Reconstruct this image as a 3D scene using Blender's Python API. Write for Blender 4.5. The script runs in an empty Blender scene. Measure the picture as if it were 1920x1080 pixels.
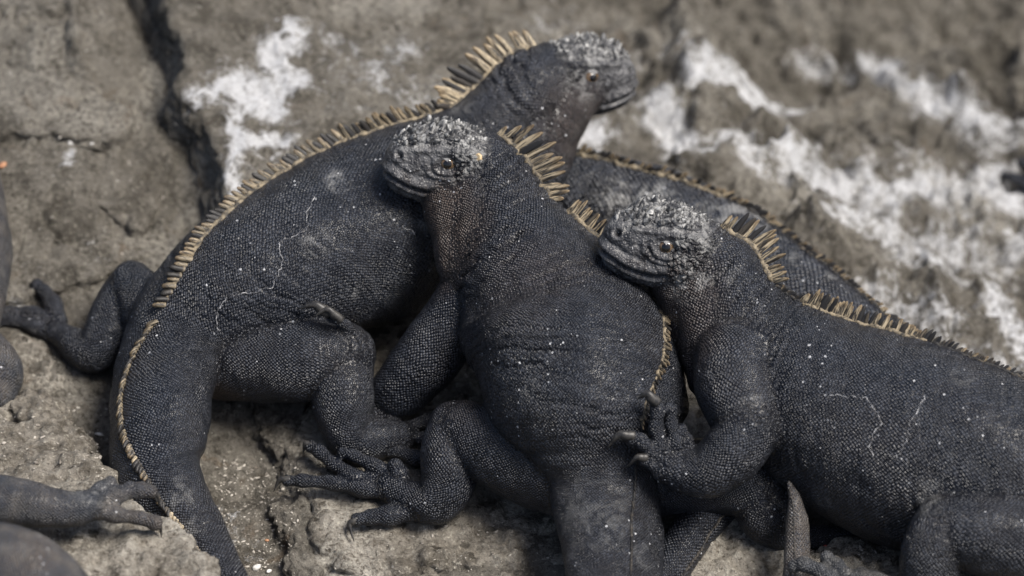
import bpy, math, random
import numpy as np
from mathutils import Vector, Matrix
from mathutils.kdtree import KDTree
from mathutils.bvhtree import BVHTree

random.seed(7)
rng = np.random.default_rng(11)
scene = bpy.context.scene
COL = scene.collection

# ---------------------------------------------------------------- camera
S = 0.66 / 1920.0                 # metres per photo pixel at the reference distance
PITCH = math.radians(45)
DIST = 11600.0                    # in the same pixel units (about 4 m)
FOCUS_D = 490.0
RX = np.array([1.0, 0, 0])
FW = np.array([0, math.cos(PITCH), -math.sin(PITCH)])
UP = np.array([0, math.sin(PITCH), math.cos(PITCH)])
CAMP = -FW * DIST
cam_data = bpy.data.cameras.new("camera")
cam = bpy.data.objects.new("camera", cam_data)
COL.objects.link(cam)
cam.location = Vector(CAMP * S)
cam.rotation_euler = (math.pi / 2 - PITCH, 0, 0)
cam_data.sensor_width = 36
cam_data.lens = 18.0 / (960.0 / DIST)
cam_data.clip_start = 0.1
cam_data.clip_end = 500
cam_data.dof.use_dof = True
cam_data.dof.focus_distance = (DIST - FOCUS_D) * S
cam_data.dof.aperture_fstop = (cam_data.lens / 1000.0) / (150 * S)
scene.camera = cam

# ---------------------------------------------------------------- light: bright overcast
SUN_EL, SUN_AZ = math.radians(62), math.radians(104)     # azimuth from +Y towards +X
world = bpy.data.worlds.new("World")
scene.world = world
world.use_nodes = True
wn = world.node_tree
sky = wn.nodes.new("ShaderNodeTexSky")
sky.sky_type = 'NISHITA'
sky.sun_disc = False
sky.sun_elevation = SUN_EL
sky.sun_rotation = SUN_AZ
sky.air_density = 1.0
sky.dust_density = 4.0
sky.ozone_density = 1.0
bg = wn.nodes["Background"]
wn.links.new(sky.outputs[0], bg.inputs[0])
bg.inputs[1].default_value = 0.056
sun_data = bpy.data.lights.new("sun", 'SUN')
sun = bpy.data.objects.new("sun", sun_data)
COL.objects.link(sun)
sun_data.energy = 2.4
sun_data.angle = math.radians(25)
sun_data.color = (1.0, 0.95, 0.88)
sdir = Vector((math.sin(SUN_AZ) * math.cos(SUN_EL), math.cos(SUN_AZ) * math.cos(SUN_EL), math.sin(SUN_EL)))
sun.rotation_euler = (-sdir).to_track_quat('-Z', 'Y').to_euler()
sun.location = sdir * 5
scene.view_settings.view_transform = 'Standard'
scene.view_settings.look = 'None'
scene.view_settings.exposure = 1.22
scene.view_settings.gamma = 1.0
scene.cycles.use_denoising = True

# ---------------------------------------------------------------- helpers
def P(px, py, h=0.0):
    """point at height h (pixel units) that the photo shows at (px, py)"""
    r = RX * (px - 960.0) + UP * (540.0 - py) + FW * DIST
    t = (h - CAMP[2]) / r[2]
    return CAMP + t * r

def PA(a):
    return np.array([P(*q) for q in a])

def cdir(a, b, c):
    """direction: right, up in view, towards the viewer -> world"""
    v = RX * a + UP * b - FW * c
    return v / np.linalg.norm(v)

def nrm(a):
    return a / np.maximum(np.linalg.norm(a, axis=-1, keepdims=True), 1e-9)

def sstep(a, b, x):
    t = np.clip((x - a) / (b - a), 0, 1)
    return t * t * (3 - 2 * t)

def _hash(ix, iy, iz, seed):
    h = (ix.astype(np.int64) * 374761393 + iy.astype(np.int64) * 668265263 + iz.astype(np.int64) * 2147483647 + seed * 974711) & 0xFFFFFFFF
    h = ((h ^ (h >> 13)) * 1274126177) & 0xFFFFFFFF
    h = ((h ^ (h >> 16)) * 2246822519) & 0xFFFFFFFF
    h = h ^ (h >> 15)
    return (h & 0xFFFFFF) / float(0xFFFFFF)

def noise3(p, seed=0):
    """smooth value noise, -1..1"""
    i = np.floor(p).astype(np.int64)
    f = p - i
    f = f * f * f * (f * (f * 6 - 15) + 10)
    out = 0
    for dx in (0, 1):
        wx = f[:, 0] if dx else 1 - f[:, 0]
        for dy in (0, 1):
            wy = f[:, 1] if dy else 1 - f[:, 1]
            for dz in (0, 1):
                wz = f[:, 2] if dz else 1 - f[:, 2]
                out = out + wx * wy * wz * _hash(i[:, 0] + dx, i[:, 1] + dy, i[:, 2] + dz, seed)
    return out * 2 - 1

def fbm(p, lam, octs=4, seed=0, gain=0.5):
    a, out, q = 1.0, 0, p / lam
    for o in range(octs):
        out = out + a * noise3(q + 17.3 * o, seed + o)
        a *= gain
        q = q * 2.03
    return out

def worley(p, lam, seed=0, jit=.9):
    """(f1, f2) distances to jittered cell points, in cells"""
    q = p / lam
    i = np.floor(q).astype(np.int64)
    f1 = np.full(len(p), 9.0)
    f2 = np.full(len(p), 9.0)
    for dx in (-1, 0, 1):
        for dy in (-1, 0, 1):
            for dz in (-1, 0, 1):
                c = i + np.array([dx, dy, dz])
                r = np.stack([_hash(c[:, 0], c[:, 1], c[:, 2], seed + k) for k in range(3)], 1)
                d = np.linalg.norm(c + .5 + (r - .5) * jit - q, axis=1)
                f2 = np.where(d < f1, f1, np.minimum(f2, d))
                f1 = np.minimum(f1, d)
    return f1, f2

def ridged(p, lam, octs=4, seed=0, gain=0.5):
    a, out, q = 1.0, 0, p / lam
    for o in range(octs):
        out = out + a * (1 - 2 * np.abs(noise3(q + 9.1 * o, seed + o)))
        a *= gain
        q = q * 2.1
    return out

def catmull(pts, u):
    """pts (n,k); u in [0,n-1] -> interpolated"""
    pts = np.asarray(pts, float)
    n = len(pts)
    i = np.clip(np.floor(u).astype(int), 0, n - 2)
    f = (u - i)[:, None]
    p1, p2 = pts[i], pts[i + 1]
    p0 = np.where((i > 0)[:, None], pts[np.maximum(i - 1, 0)], 2 * p1 - p2)
    p3 = np.where((i < n - 2)[:, None], pts[np.minimum(i + 2, n - 1)], 2 * p2 - p1)
    return 0.5 * (2 * p1 + (p2 - p0) * f + (2 * p0 - 5 * p1 + 4 * p2 - p3) * f ** 2 + (3 * p1 - p0 - 3 * p2 + p3) * f ** 3)

def refine(co, q, vmask, attrs):
    """split the quads whose corners all lie in vmask into four; neighbours become n-gons"""
    n = len(co)
    fm = vmask[q].all(axis=1)
    hq = q[fm]
    ea = np.stack([hq, np.roll(hq, -1, axis=1)], 2)          # (f,4,2) edges
    key = ea.min(2).astype(np.int64) * n + ea.max(2)
    uk, inv = np.unique(key.ravel(), return_inverse=True)
    inv = inv.reshape(key.shape)
    a, b = uk // n, uk % n
    m0 = n
    c0 = n + len(uk)
    mids = 0.5 * (co[a] + co[b])
    cen = co[hq].mean(1)
    co2 = np.vstack([co, mids, cen])
    att = []
    for t in attrs:
        att.append(np.concatenate([t, 0.5 * (t[a] + t[b]), t[hq].mean(1)]))
    ci = c0 + np.arange(len(hq))
    subs = [np.column_stack([hq[:, j], m0 + inv[:, j], ci, m0 + inv[:, (j + 3) % 4]]) for j in range(4)]
    rest = q[~fm]
    er = np.stack([rest, np.roll(rest, -1, axis=1)], 2)
    kr = er.min(2).astype(np.int64) * n + er.max(2)
    pos = np.clip(np.searchsorted(uk, kr), 0, len(uk) - 1)
    has = uk[pos] == kr
    ng = []
    bad = has.any(1)
    for f, hh, pp in zip(rest[bad], has[bad], pos[bad]):
        g = []
        for j in range(4):
            g.append(int(f[j]))
            if hh[j]:
                g.append(int(m0 + pp[j]))
        ng.append(tuple(g))
    allq = np.concatenate([rest[~bad], rest[bad]] + subs)
    keep = np.ones(len(allq), bool)
    keep[(~bad).sum():len(rest)] = False
    return co2, allq, ng, keep, att

def new_mesh(name, verts, faces, smooth=True, extra=()):
    me = bpy.data.meshes.new(name)
    verts = np.asarray(verts, np.float32)
    if isinstance(faces, np.ndarray):
        n, k = faces.shape
        me.vertices.add(len(verts))
        me.vertices.foreach_set("co", verts.ravel())
        li = faces.astype(np.int32).ravel()
        ls = np.arange(0, n * k, k, dtype=np.int32)
        if len(extra):
            ex = np.array([i for g in extra for i in g], np.int32)
            st = n * k + np.concatenate([[0], np.cumsum([len(g) for g in extra])[:-1]])
            li = np.concatenate([li, ex])
            ls = np.concatenate([ls, st.astype(np.int32)])
        me.loops.add(len(li))
        me.loops.foreach_set("vertex_index", li)
        me.polygons.add(len(ls))
        me.polygons.foreach_set("loop_start", ls)
        me.update(calc_edges=True)
        me.validate()
    else:
        me.from_pydata(verts.tolist(), [], faces)
        me.update()
    if smooth:
        me.polygons.foreach_set("use_smooth", np.ones(len(me.polygons), bool))
    return me

def remesh(verts, faces, voxel, smooth_iter=3):
    me = bpy.data.meshes.new("tmp")
    me.from_pydata([tuple(v) for v in verts], [], [tuple(f) for f in faces])
    ob = bpy.data.objects.new("tmp", me)
    COL.objects.link(ob)
    m = ob.modifiers.new("r", 'REMESH')
    m.mode = 'VOXEL'
    m.voxel_size = voxel
    m.adaptivity = 0
    dg = bpy.context.evaluated_depsgraph_get()
    ev = ob.evaluated_get(dg)
    em = ev.to_mesh()
    n = len(em.vertices)
    co = np.empty(n * 3, np.float32)
    em.vertices.foreach_get("co", co)
    co = co.reshape(-1, 3).astype(float)
    nl = len(em.loops)
    li = np.empty(nl, np.int32)
    em.loops.foreach_get("vertex_index", li)
    q = li.reshape(-1, 4)
    ev.to_mesh_clear()
    bpy.data.objects.remove(ob)
    bpy.data.meshes.remove(me)
    co = lap(co, q, smooth_iter)
    return co, q

def edges_of(q):
    e = np.concatenate([q[:, [0, 1]], q[:, [1, 2]], q[:, [2, 3]], q[:, [3, 0]]])
    return e[e[:, 0] < e[:, 1]]        # closed, consistently wound: each edge once per direction

def lap_val(val, e, n, it):
    deg = np.bincount(e[:, 0], minlength=n) + np.bincount(e[:, 1], minlength=n)
    deg = np.maximum(deg, 1)
    for _ in range(it):
        if val.ndim == 1:
            s = np.bincount(e[:, 0], val[e[:, 1]], n) + np.bincount(e[:, 1], val[e[:, 0]], n)
            val = 0.5 * val + 0.5 * s / deg
        else:
            s = np.stack([np.bincount(e[:, 0], val[e[:, 1], k], n) + np.bincount(e[:, 1], val[e[:, 0], k], n) for k in range(val.shape[1])], 1)
            val = 0.5 * val + 0.5 * s / deg[:, None]
    return val

def lap(co, q, it):
    if it <= 0:
        return co
    return lap_val(co, edges_of(q), len(co), it)

def vnormals(co, q):
    a = np.cross(co[q[:, 2]] - co[q[:, 0]], co[q[:, 3]] - co[q[:, 1]])
    n = np.zeros_like(co)
    for k in range(3):
        s = 0
        for j in range(4):
            s = s + np.bincount(q[:, j], a[:, k], len(co))
        n[:, k] = s
    return nrm(n)

def set_attr(me, name, arr, typ):
    at = me.attributes.new(name, typ, 'POINT')
    arr = np.asarray(arr, np.float32)
    if typ == 'FLOAT':
        at.data.foreach_set("value", arr.ravel())
    elif typ == 'FLOAT_VECTOR':
        at.data.foreach_set("vector", arr.ravel())
    else:
        at.data.foreach_set("color", arr.ravel())

def link(name, me, mat, parent=None, loc=None):
    ob = bpy.data.objects.new(name, me)
    COL.objects.link(ob)
    if mat is not None and len(me.materials) == 0:
        me.materials.append(mat)
    if parent is not None:
        ob.parent = parent
    if loc is not None:
        ob.location = loc
    return ob

def empty(name, loc, label, cat, group=None):
    o = bpy.data.objects.new(name, None)
    COL.objects.link(o)
    o.empty_display_size = 0.02
    o.location = loc
    o['label'] = label
    o['category'] = cat
    if group:
        o['group'] = group
    return o

# ---------------------------------------------------------------- node helper
class NT:
    def __init__(self, name):
        self.mat = bpy.data.materials.new(name)
        self.mat.use_nodes = True
        self.nt = self.mat.node_tree
        self.bsdf = self.nt.nodes["Principled BSDF"]
    def n(self, typ, **kw):
        nd = self.nt.nodes.new(typ)
        for k, v in kw.items():
            if k.startswith("i_"):
                key = k[2:]
                key = int(key) if key.isdigit() else key.replace("_", " ")
                self.put(nd.inputs[key], v)
            else:
                setattr(nd, k, v)
        return nd
    def put(self, sock, v):
        if isinstance(v, bpy.types.NodeSocket):
            self.nt.links.new(v, sock)
        else:
            sock.default_value = v
    def math(self, op, a, b=0.0, c=None, clamp=False):
        nd = self.nt.nodes.new("ShaderNodeMath")
        nd.operation = op
        nd.use_clamp = clamp
        self.put(nd.inputs[0], a)
        self.put(nd.inputs[1], b)
        if c is not None:
            self.put(nd.inputs[2], c)
        return nd.outputs[0]
    def mix(self, f, a, b, blend='MIX'):
        nd = self.nt.nodes.new("ShaderNodeMix")
        nd.data_type = 'RGBA'
        nd.blend_type = blend
        self.put(nd.inputs[0], f)
        self.put(nd.inputs[6], a)
        self.put(nd.inputs[7], b)
        return nd.outputs[2]
    def fmix(self, f, a, b):
        nd = self.nt.nodes.new("ShaderNodeMix")
        nd.data_type = 'FLOAT'
        self.put(nd.inputs[0], f)
        self.put(nd.inputs[2], a)
        self.put(nd.inputs[3], b)
        return nd.outputs[0]
    def ramp(self, f, a, b, lo=0.0, hi=1.0):
        nd = self.nt.nodes.new("ShaderNodeMapRange")
        nd.interpolation_type = 'SMOOTHSTEP'
        self.put(nd.inputs[0], f)
        nd.inputs[1].default_value = a
        nd.inputs[2].default_value = b
        nd.inputs[3].default_value = lo
        nd.inputs[4].default_value = hi
        return nd.outputs[0]
    def noise(self, vec, scale, detail=4, rough=0.55, dist=0.0):
        nd = self.nt.nodes.new("ShaderNodeTexNoise")
        self.put(nd.inputs["Vector"], vec)
        nd.inputs["Scale"].default_value = scale
        nd.inputs["Detail"].default_value = detail
        nd.inputs["Roughness"].default_value = rough
        nd.inputs["Distortion"].default_value = dist
        return nd.outputs[0]
    def voro(self, vec, scale, rnd=1.0, feat='F1', dim='3D', out=0):
        nd = self.nt.nodes.new("ShaderNodeTexVoronoi")
        nd.voronoi_dimensions = dim
        nd.feature = feat
        self.put(nd.inputs["Vector"], vec)
        nd.inputs["Scale"].default_value = scale
        nd.inputs["Randomness"].default_value = rnd
        return nd.outputs if out is None else nd.outputs[out]
    def attr(self, name):
        nd = self.nt.nodes.new("ShaderNodeAttribute")
        nd.attribute_name = name
        return nd
    def sep(self, col):
        nd = self.nt.nodes.new("ShaderNodeSeparateColor")
        self.put(nd.inputs[0], col)
        return nd.outputs
    def bump(self, h, dist, strength=1.0, prev=None):
        nd = self.nt.nodes.new("ShaderNodeBump")
        nd.inputs["Strength"].default_value = strength
        nd.inputs["Distance"].default_value = dist
        self.put(nd.inputs["Height"], h)
        if prev is not None:
            self.put(nd.inputs["Normal"], prev)
        return nd.outputs[0]
    def out(self, color, rough, normal=None, spec=0.5):
        self.put(self.bsdf.inputs["Base Color"], color)
        self.put(self.bsdf.inputs["Roughness"], rough)
        self.put(self.bsdf.inputs["Specular IOR Level"], spec)
        if normal is not None:
            self.put(self.bsdf.inputs["Normal"], normal)
        return self.mat

def pxs(px):           # texture scale for a feature size in photo pixels
    return 1.0 / (px * S)

# ---------------------------------------------------------------- materials
def mat_skin(name, base=(0.0036, 0.0045, 0.0074), pale=(0.056, 0.062, 0.077), speck=1.0, scale_amt=1.0, dust=0.0):
    m = NT(name)
    pos = m.n("ShaderNodeTexCoord").outputs["Object"]
    uv = m.attr("skin_uv").outputs["Vector"]
    msk = m.sep(m.attr("skin_mask").outputs["Color"])
    brown, crust, seam = msk[0], msk[1], msk[2]
    scaly = m.attr("skin_mask").outputs["Alpha"]
    wob = m.n("ShaderNodeTexNoise", i_Vector=pos, i_Scale=pxs(55), i_Detail=1.0).outputs[1]
    uvw = m.n("ShaderNodeVectorMath", operation='MULTIPLY_ADD', i_0=wob, i_1=(2.0, 2.0, 0.0), i_2=uv).outputs[0]
    mp = m.n("ShaderNodeMapping", i_Vector=uvw, i_Rotation=(0, 0, math.radians(45)))
    v2 = m.voro(mp.outputs[0], 1.0, 0.36, 'F1', '2D', None)
    v3 = m.voro(pos, pxs(4.6), 0.75, 'F1', '3D', None)
    d = m.fmix(seam, v2[0], v3[0])
    cellcol = m.sep(m.mix(seam, v2[1], v3[1]))
    hgt = m.math('MULTIPLY', m.ramp(d, 0.10, 0.62, 1.0, 0.0), scaly)
    big = m.noise(pos, pxs(160), 3, 0.6)
    mid = m.noise(pos, pxs(30), 4, 0.6)
    fine = m.noise(pos, pxs(4), 2, 0.6)
    # body colour: blue-black, browner in patches
    c0 = m.mix(m.ramp(big, 0.40, 0.66), (*base, 1), (base[0] * 2.6, base[1] * 2.0, base[2] * 1.45, 1))
    tone = m.math('MULTIPLY', hgt, m.math('MULTIPLY_ADD', cellcol[0], 0.75, 0.35))  # scale centres paler, gaps darker: shade between scales put into the colour
    tone = m.math('MULTIPLY', tone, m.math('MULTIPLY_ADD', m.ramp(mid, 0.3, 0.7), 0.7, 0.45), clamp=True)
    tone = m.math('MULTIPLY', tone, 1.05 * scale_amt, clamp=True)
    c1 = m.mix(tone, c0, (*pale, 1))
    # brown throat
    bcol = m.mix(m.math('MULTIPLY', hgt, m.math('MULTIPLY_ADD', cellcol[1], 0.6, 0.4)), (0.020, 0.015, 0.012, 1), (0.17, 0.122, 0.092, 1))  # brown scales, with the shade of their gaps in the colour too
    c2 = m.mix(m.math('MULTIPLY', brown, m.ramp(mid, 0.25, 0.6, 0.5, 1.0)), c1, bcol)
    # dried-salt crust
    cn = m.noise(pos, pxs(24), 6, 0.72, 0.8)
    cr = m.math('MULTIPLY', crust, m.ramp(cn, 0.44, 0.62))
    c3 = m.mix(m.math('MULTIPLY', cr, 0.85), c2, (0.50, 0.50, 0.49, 1))
    # bare face: leathery grey, mottled
    face = m.math('MULTIPLY', m.math('MULTIPLY', m.math('SUBTRACT', 1.0, scaly), 1.7), m.ramp(m.noise(pos, pxs(26), 6, 0.72, 0.8), 0.30, 0.68))
    c3 = m.mix(m.math('MULTIPLY', face, 1.1, clamp=True), c3, (0.10, 0.10, 0.104, 1))
    # salt specks
    sp = m.voro(pos, pxs(13), 1.0, 'F1', '3D', None)
    spc = m.sep(sp[1])
    dens = m.math('MULTIPLY_ADD', m.ramp(m.noise(pos, pxs(90), 4, 0.7), 0.50, 0.72), 1.3 * speck, 0.035 * speck)
    on = m.math('LESS_THAN', spc[0], dens)
    rad = m.math('MULTIPLY_ADD', spc[1], 0.13, 0.06)
    dot = m.math('MULTIPLY', on, m.math('LESS_THAN', sp[0], rad))
    c4 = m.mix(m.math('MULTIPLY', dot, 0.8), c3, (0.55, 0.56, 0.58, 1))
    if dust > 0:
        c4 = m.mix(m.math('MULTIPLY', m.ramp(m.noise(pos, pxs(40), 5, 0.7), 0.4, 0.68), dust), c4, (0.20, 0.19, 0.17, 1))
    b = m.bump(m.math('MULTIPLY_ADD', fine, 0.22, hgt), 2.4 * S, 0.9)
    wr = m.noise(m.n("ShaderNodeMapping", i_Vector=uv, i_Scale=(0.13, 0.022, 1)).outputs[0], 1.0, 3, 0.6)
    b2 = m.bump(wr, 14 * S, 0.6, b)
    rough = m.fmix(cr, m.math('MULTIPLY_ADD', mid, 0.24, 0.22), 0.85)
    return m.out(c4, rough, b2, 0.38)

def mat_simple(name, c1, c2, feat, rough=0.6, bumpd=1.0, spec=0.4, rand=False, c3=None, lo=.35, hi=.65):
    m = NT(name)
    pos = m.n("ShaderNodeNewGeometry").outputs["Position"]
    n1 = m.noise(pos, pxs(feat), 4, 0.65)
    c = m.mix(m.ramp(n1, lo, hi), (*c1, 1), (*c2, 1))
    if rand:
        r = m.n("ShaderNodeObjectInfo").outputs["Random"]
        c = m.mix(m.ramp(r, 0.5, 0.75), c, (*c3, 1))
    return m.out(c, rough, m.bump(n1, bumpd * S, 0.7), spec)

def mat_spine(name, tan, dark, dark_share, foot=.8):
    """horn: tan with long dark streaks, darker tip; some spines wholly dark"""
    m = NT(name)
    tc = m.n("ShaderNodeTexCoord").outputs["Object"]
    r = m.n("ShaderNodeObjectInfo").outputs["Random"]
    off = m.n("ShaderNodeCombineXYZ", i_0=m.math('MULTIPLY', r, 37.0), i_1=m.math('MULTIPLY', r, 11.0), i_2=0.0).outputs[0]
    v = m.n("ShaderNodeVectorMath", operation='ADD', i_0=tc, i_1=off).outputs[0]
    mp = m.n("ShaderNodeMapping", i_Vector=v, i_Scale=(3.6, 3.6, 1.1)).outputs[0]
    n1 = m.noise(mp, 1.0, 4, 0.65, 0.4)
    z = m.n("ShaderNodeSeparateXYZ", i_0=tc).outputs[2]
    streak = m.ramp(n1, 0.42, 0.58)
    c = m.mix(streak, (*tan, 1), (*dark, 1))
    c = m.mix(m.math('MULTIPLY', m.ramp(z, 0.55, 1.0), 0.65), c, (tan[0] * 0.5, tan[1] * 0.42, tan[2] * 0.33, 1))
    c = m.mix(m.ramp(r, 1 - dark_share - 0.03, 1 - dark_share + 0.03), c, (*dark, 1))
    c = m.mix(m.math('MULTIPLY', m.ramp(z, 0.22, 0.0), foot), c, (tan[0] * 1.1, tan[1] * 1.1, tan[2] * 1.1, 1))
    return m.out(c, 0.5, m.bump(n1, 1.5 * S, 0.8), 0.4)

def mat_rock(name, c_dark, c_mid, c_light, guano=True, grit=1.0, pits=.75):
    m = NT(name)
    pos = m.n("ShaderNodeNewGeometry").outputs["Position"]
    big = m.noise(pos, pxs(260), 5, 0.6, 0.3)
    mid = m.noise(pos, pxs(60), 6, 0.68, 0.4)
    fin = m.noise(pos, pxs(9), 5, 0.7)
    c = m.mix(m.ramp(mid, 0.38, 0.60), (*c_dark, 1), (*c_mid, 1))
    c = m.mix(m.math('MULTIPLY', m.ramp(big, 0.45, 0.7), m.ramp(fin, 0.35, 0.6)), c, (*c_light, 1))
    c = m.mix(m.ramp(fin, 0.54, 0.70, 0.0, 0.62), c, (c_light[0] * 1.25, c_light[1] * 1.25, c_light[2] * 1.2, 1))
    c = m.mix(m.ramp(fin, 0.46, 0.31, 0.0, 0.75), c, (c_dark[0] * 0.45, c_dark[1] * 0.43, c_dark[2] * 0.4, 1))
    pit = m.voro(pos, pxs(34), 1.0, 'F1', '3D', None)
    pm = m.math('MULTIPLY', m.ramp(m.math('ADD', pit[0], m.math('MULTIPLY_ADD', fin, .8, -.4)), 0.26, 0.10), m.math('LESS_THAN', m.sep(pit[1])[2], .38))
    c = m.mix(m.math('MULTIPLY', pm, pits), c, (c_dark[0] * .35, c_dark[1] * .33, c_dark[2] * .3, 1))
    rust = m.noise(pos, pxs(95), 4, 0.6, 0.8)
    c = m.mix(m.ramp(rust, 0.60, 0.76, 0.0, 0.55), c, (0.13, 0.085, 0.048, 1))
    hgt = m.math('SUBTRACT', m.math('MULTIPLY_ADD', fin, 0.35, mid), m.math('MULTIPLY', pm, pits * .66))
    rough = 0.88
    sp = m.voro(pos, pxs(24), 1.0, 'F1', '3D', None)
    spc = m.sep(sp[1])
    dot = m.math('MULTIPLY', m.math('LESS_THAN', spc[0], 0.16 * grit), m.math('LESS_THAN', sp[0], m.math('MULTIPLY_ADD', spc[1], 0.10, 0.04)))
    c = m.mix(m.math('MULTIPLY', dot, 0.75), c, (0.5, 0.48, 0.44, 1))
    if guano:
        g = m.attr("guano").outputs["Fac"]
        st_ = m.n("ShaderNodeMapping", i_Vector=pos, i_Scale=(1.0, 0.85, 0.8), i_Rotation=(0, 0, .35)).outputs[0]
        gn = m.noise(st_, pxs(62), 8, 0.75, 1.0)
        gn2 = m.noise(st_, pxs(17), 6, 0.7, 1.2)
        gsum = m.math('ADD', m.math('MULTIPLY_ADD', gn, 2.4, -1.2), m.math('MULTIPLY_ADD', gn2, 1.7, -0.85))
        gf = m.ramp(m.math('ADD', m.math('MULTIPLY', g, 1.05), gsum), 0.36, 1.0)
        gf = m.math('MULTIPLY', gf, m.ramp(g, 0.02, 0.25))
        gf = m.math('MULTIPLY', gf, m.ramp(fin, 0.28, 0.55, 0.5, 1.0))
        c = m.mix(m.math('MULTIPLY', gf, 0.9), c, (0.80, 0.81, 0.83, 1))
    gr_ = m.noise(pos, pxs(22), 5, 0.75, 0.6)
    b = m.bump(hgt, 22 * S, 0.9)
    b = m.bump(gr_, 10 * S, 0.8, b)
    b = m.bump(fin, 6 * S, 0.8, b)
    return m.out(c, rough, b, 0.25)

M = {}
M['skin'] = mat_skin("iguana_skin")
M['skin_soft'] = mat_skin("iguana_skin_dusty", base=(0.024, 0.026, 0.031), dust=0.22)
M['skin_tail'] = mat_skin("iguana_tail_skin", base=(0.018, 0.020, 0.024), pale=(0.11, 0.115, 0.125), dust=0.30, speck=1.6)
M['knob'] = mat_simple("tubercle", (0.034, 0.035, 0.038), (0.42, 0.42, 0.41), 15, 0.42, 1.5, lo=.44, hi=.68)
M['spine'] = mat_spine("crest_horn", (0.38, 0.315, 0.215), (0.032, 0.028, 0.024), 0.10)
M['spine_dark'] = mat_spine("crest_horn_dark", (0.26, 0.21, 0.14), (0.020, 0.019, 0.019), 0.55, .15)
M['spine_dull'] = mat_spine("crest_horn_dull", (0.20, 0.165, 0.112), (0.024, 0.022, 0.020), 0.25)
M['spine_black'] = mat_spine("crest_horn_black", (0.055, 0.048, 0.040), (0.016, 0.016, 0.017), 0.4, .2)
M['crest_base'] = mat_simple("crest_base", (0.025, 0.023, 0.020), (0.24, 0.198, 0.135), 11, 0.7, 3)
M['crest_dark'] = mat_simple("crest_base_dark", (0.014, 0.014, 0.015), (0.10, 0.082, 0.058), 14, 0.7, 3, lo=.52, hi=.72)
M['claw'] = mat_simple("claw_horn", (0.016, 0.016, 0.017), (0.055, 0.052, 0.048), 12, 0.42, 0.6, 0.4)
M['eye'] = mat_simple("iris", (0.05, 0.034, 0.020), (0.18, 0.12, 0.07), 6, 0.06, 0.0, 0.9)
M['pupil'] = mat_simple("pupil", (0.003, 0.003, 0.003), (0.006, 0.005, 0.005), 6, 0.08, 0.0, 0.8)
M['lid'] = mat_simple("eyelid_skin", (0.06, 0.06, 0.064), (0.26, 0.26, 0.26), 7, 0.5, 1.5)
M['flake'] = mat_simple("shed_skin", (0.30, 0.30, 0.31), (0.55, 0.55, 0.56), 5, 0.7, 0.5)
M['tick'] = mat_simple("tan_scale", (0.42, 0.31, 0.18), (0.60, 0.48, 0.30), 6, 0.6, 1)
M['ground'] = mat_rock("lava_ground", (0.088, 0.079, 0.065), (0.182, 0.167, 0.142), (0.335, 0.315, 0.275), pits=.35)
M['rock'] = mat_rock("pale_rock", (0.14, 0.124, 0.101), (0.315, 0.288, 0.245), (0.53, 0.50, 0.44), False, 1.5)
M['shell'] = mat_simple("shell_white", (0.40, 0.39, 0.36), (0.68, 0.67, 0.65), 6, 0.5, 1)
M['grit'] = mat_simple("grit", (0.10, 0.085, 0.07), (0.45, 0.42, 0.37), 30, 0.8, 1)
M['orange'] = mat_simple("orange_shell", (0.32, 0.14, 0.07), (0.42, 0.24, 0.14), 8, 0.6, 1)
M['red'] = mat_simple("red_weed", (0.30, 0.04, 0.04), (0.45, 0.12, 0.10), 5, 0.7, 1)

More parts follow.
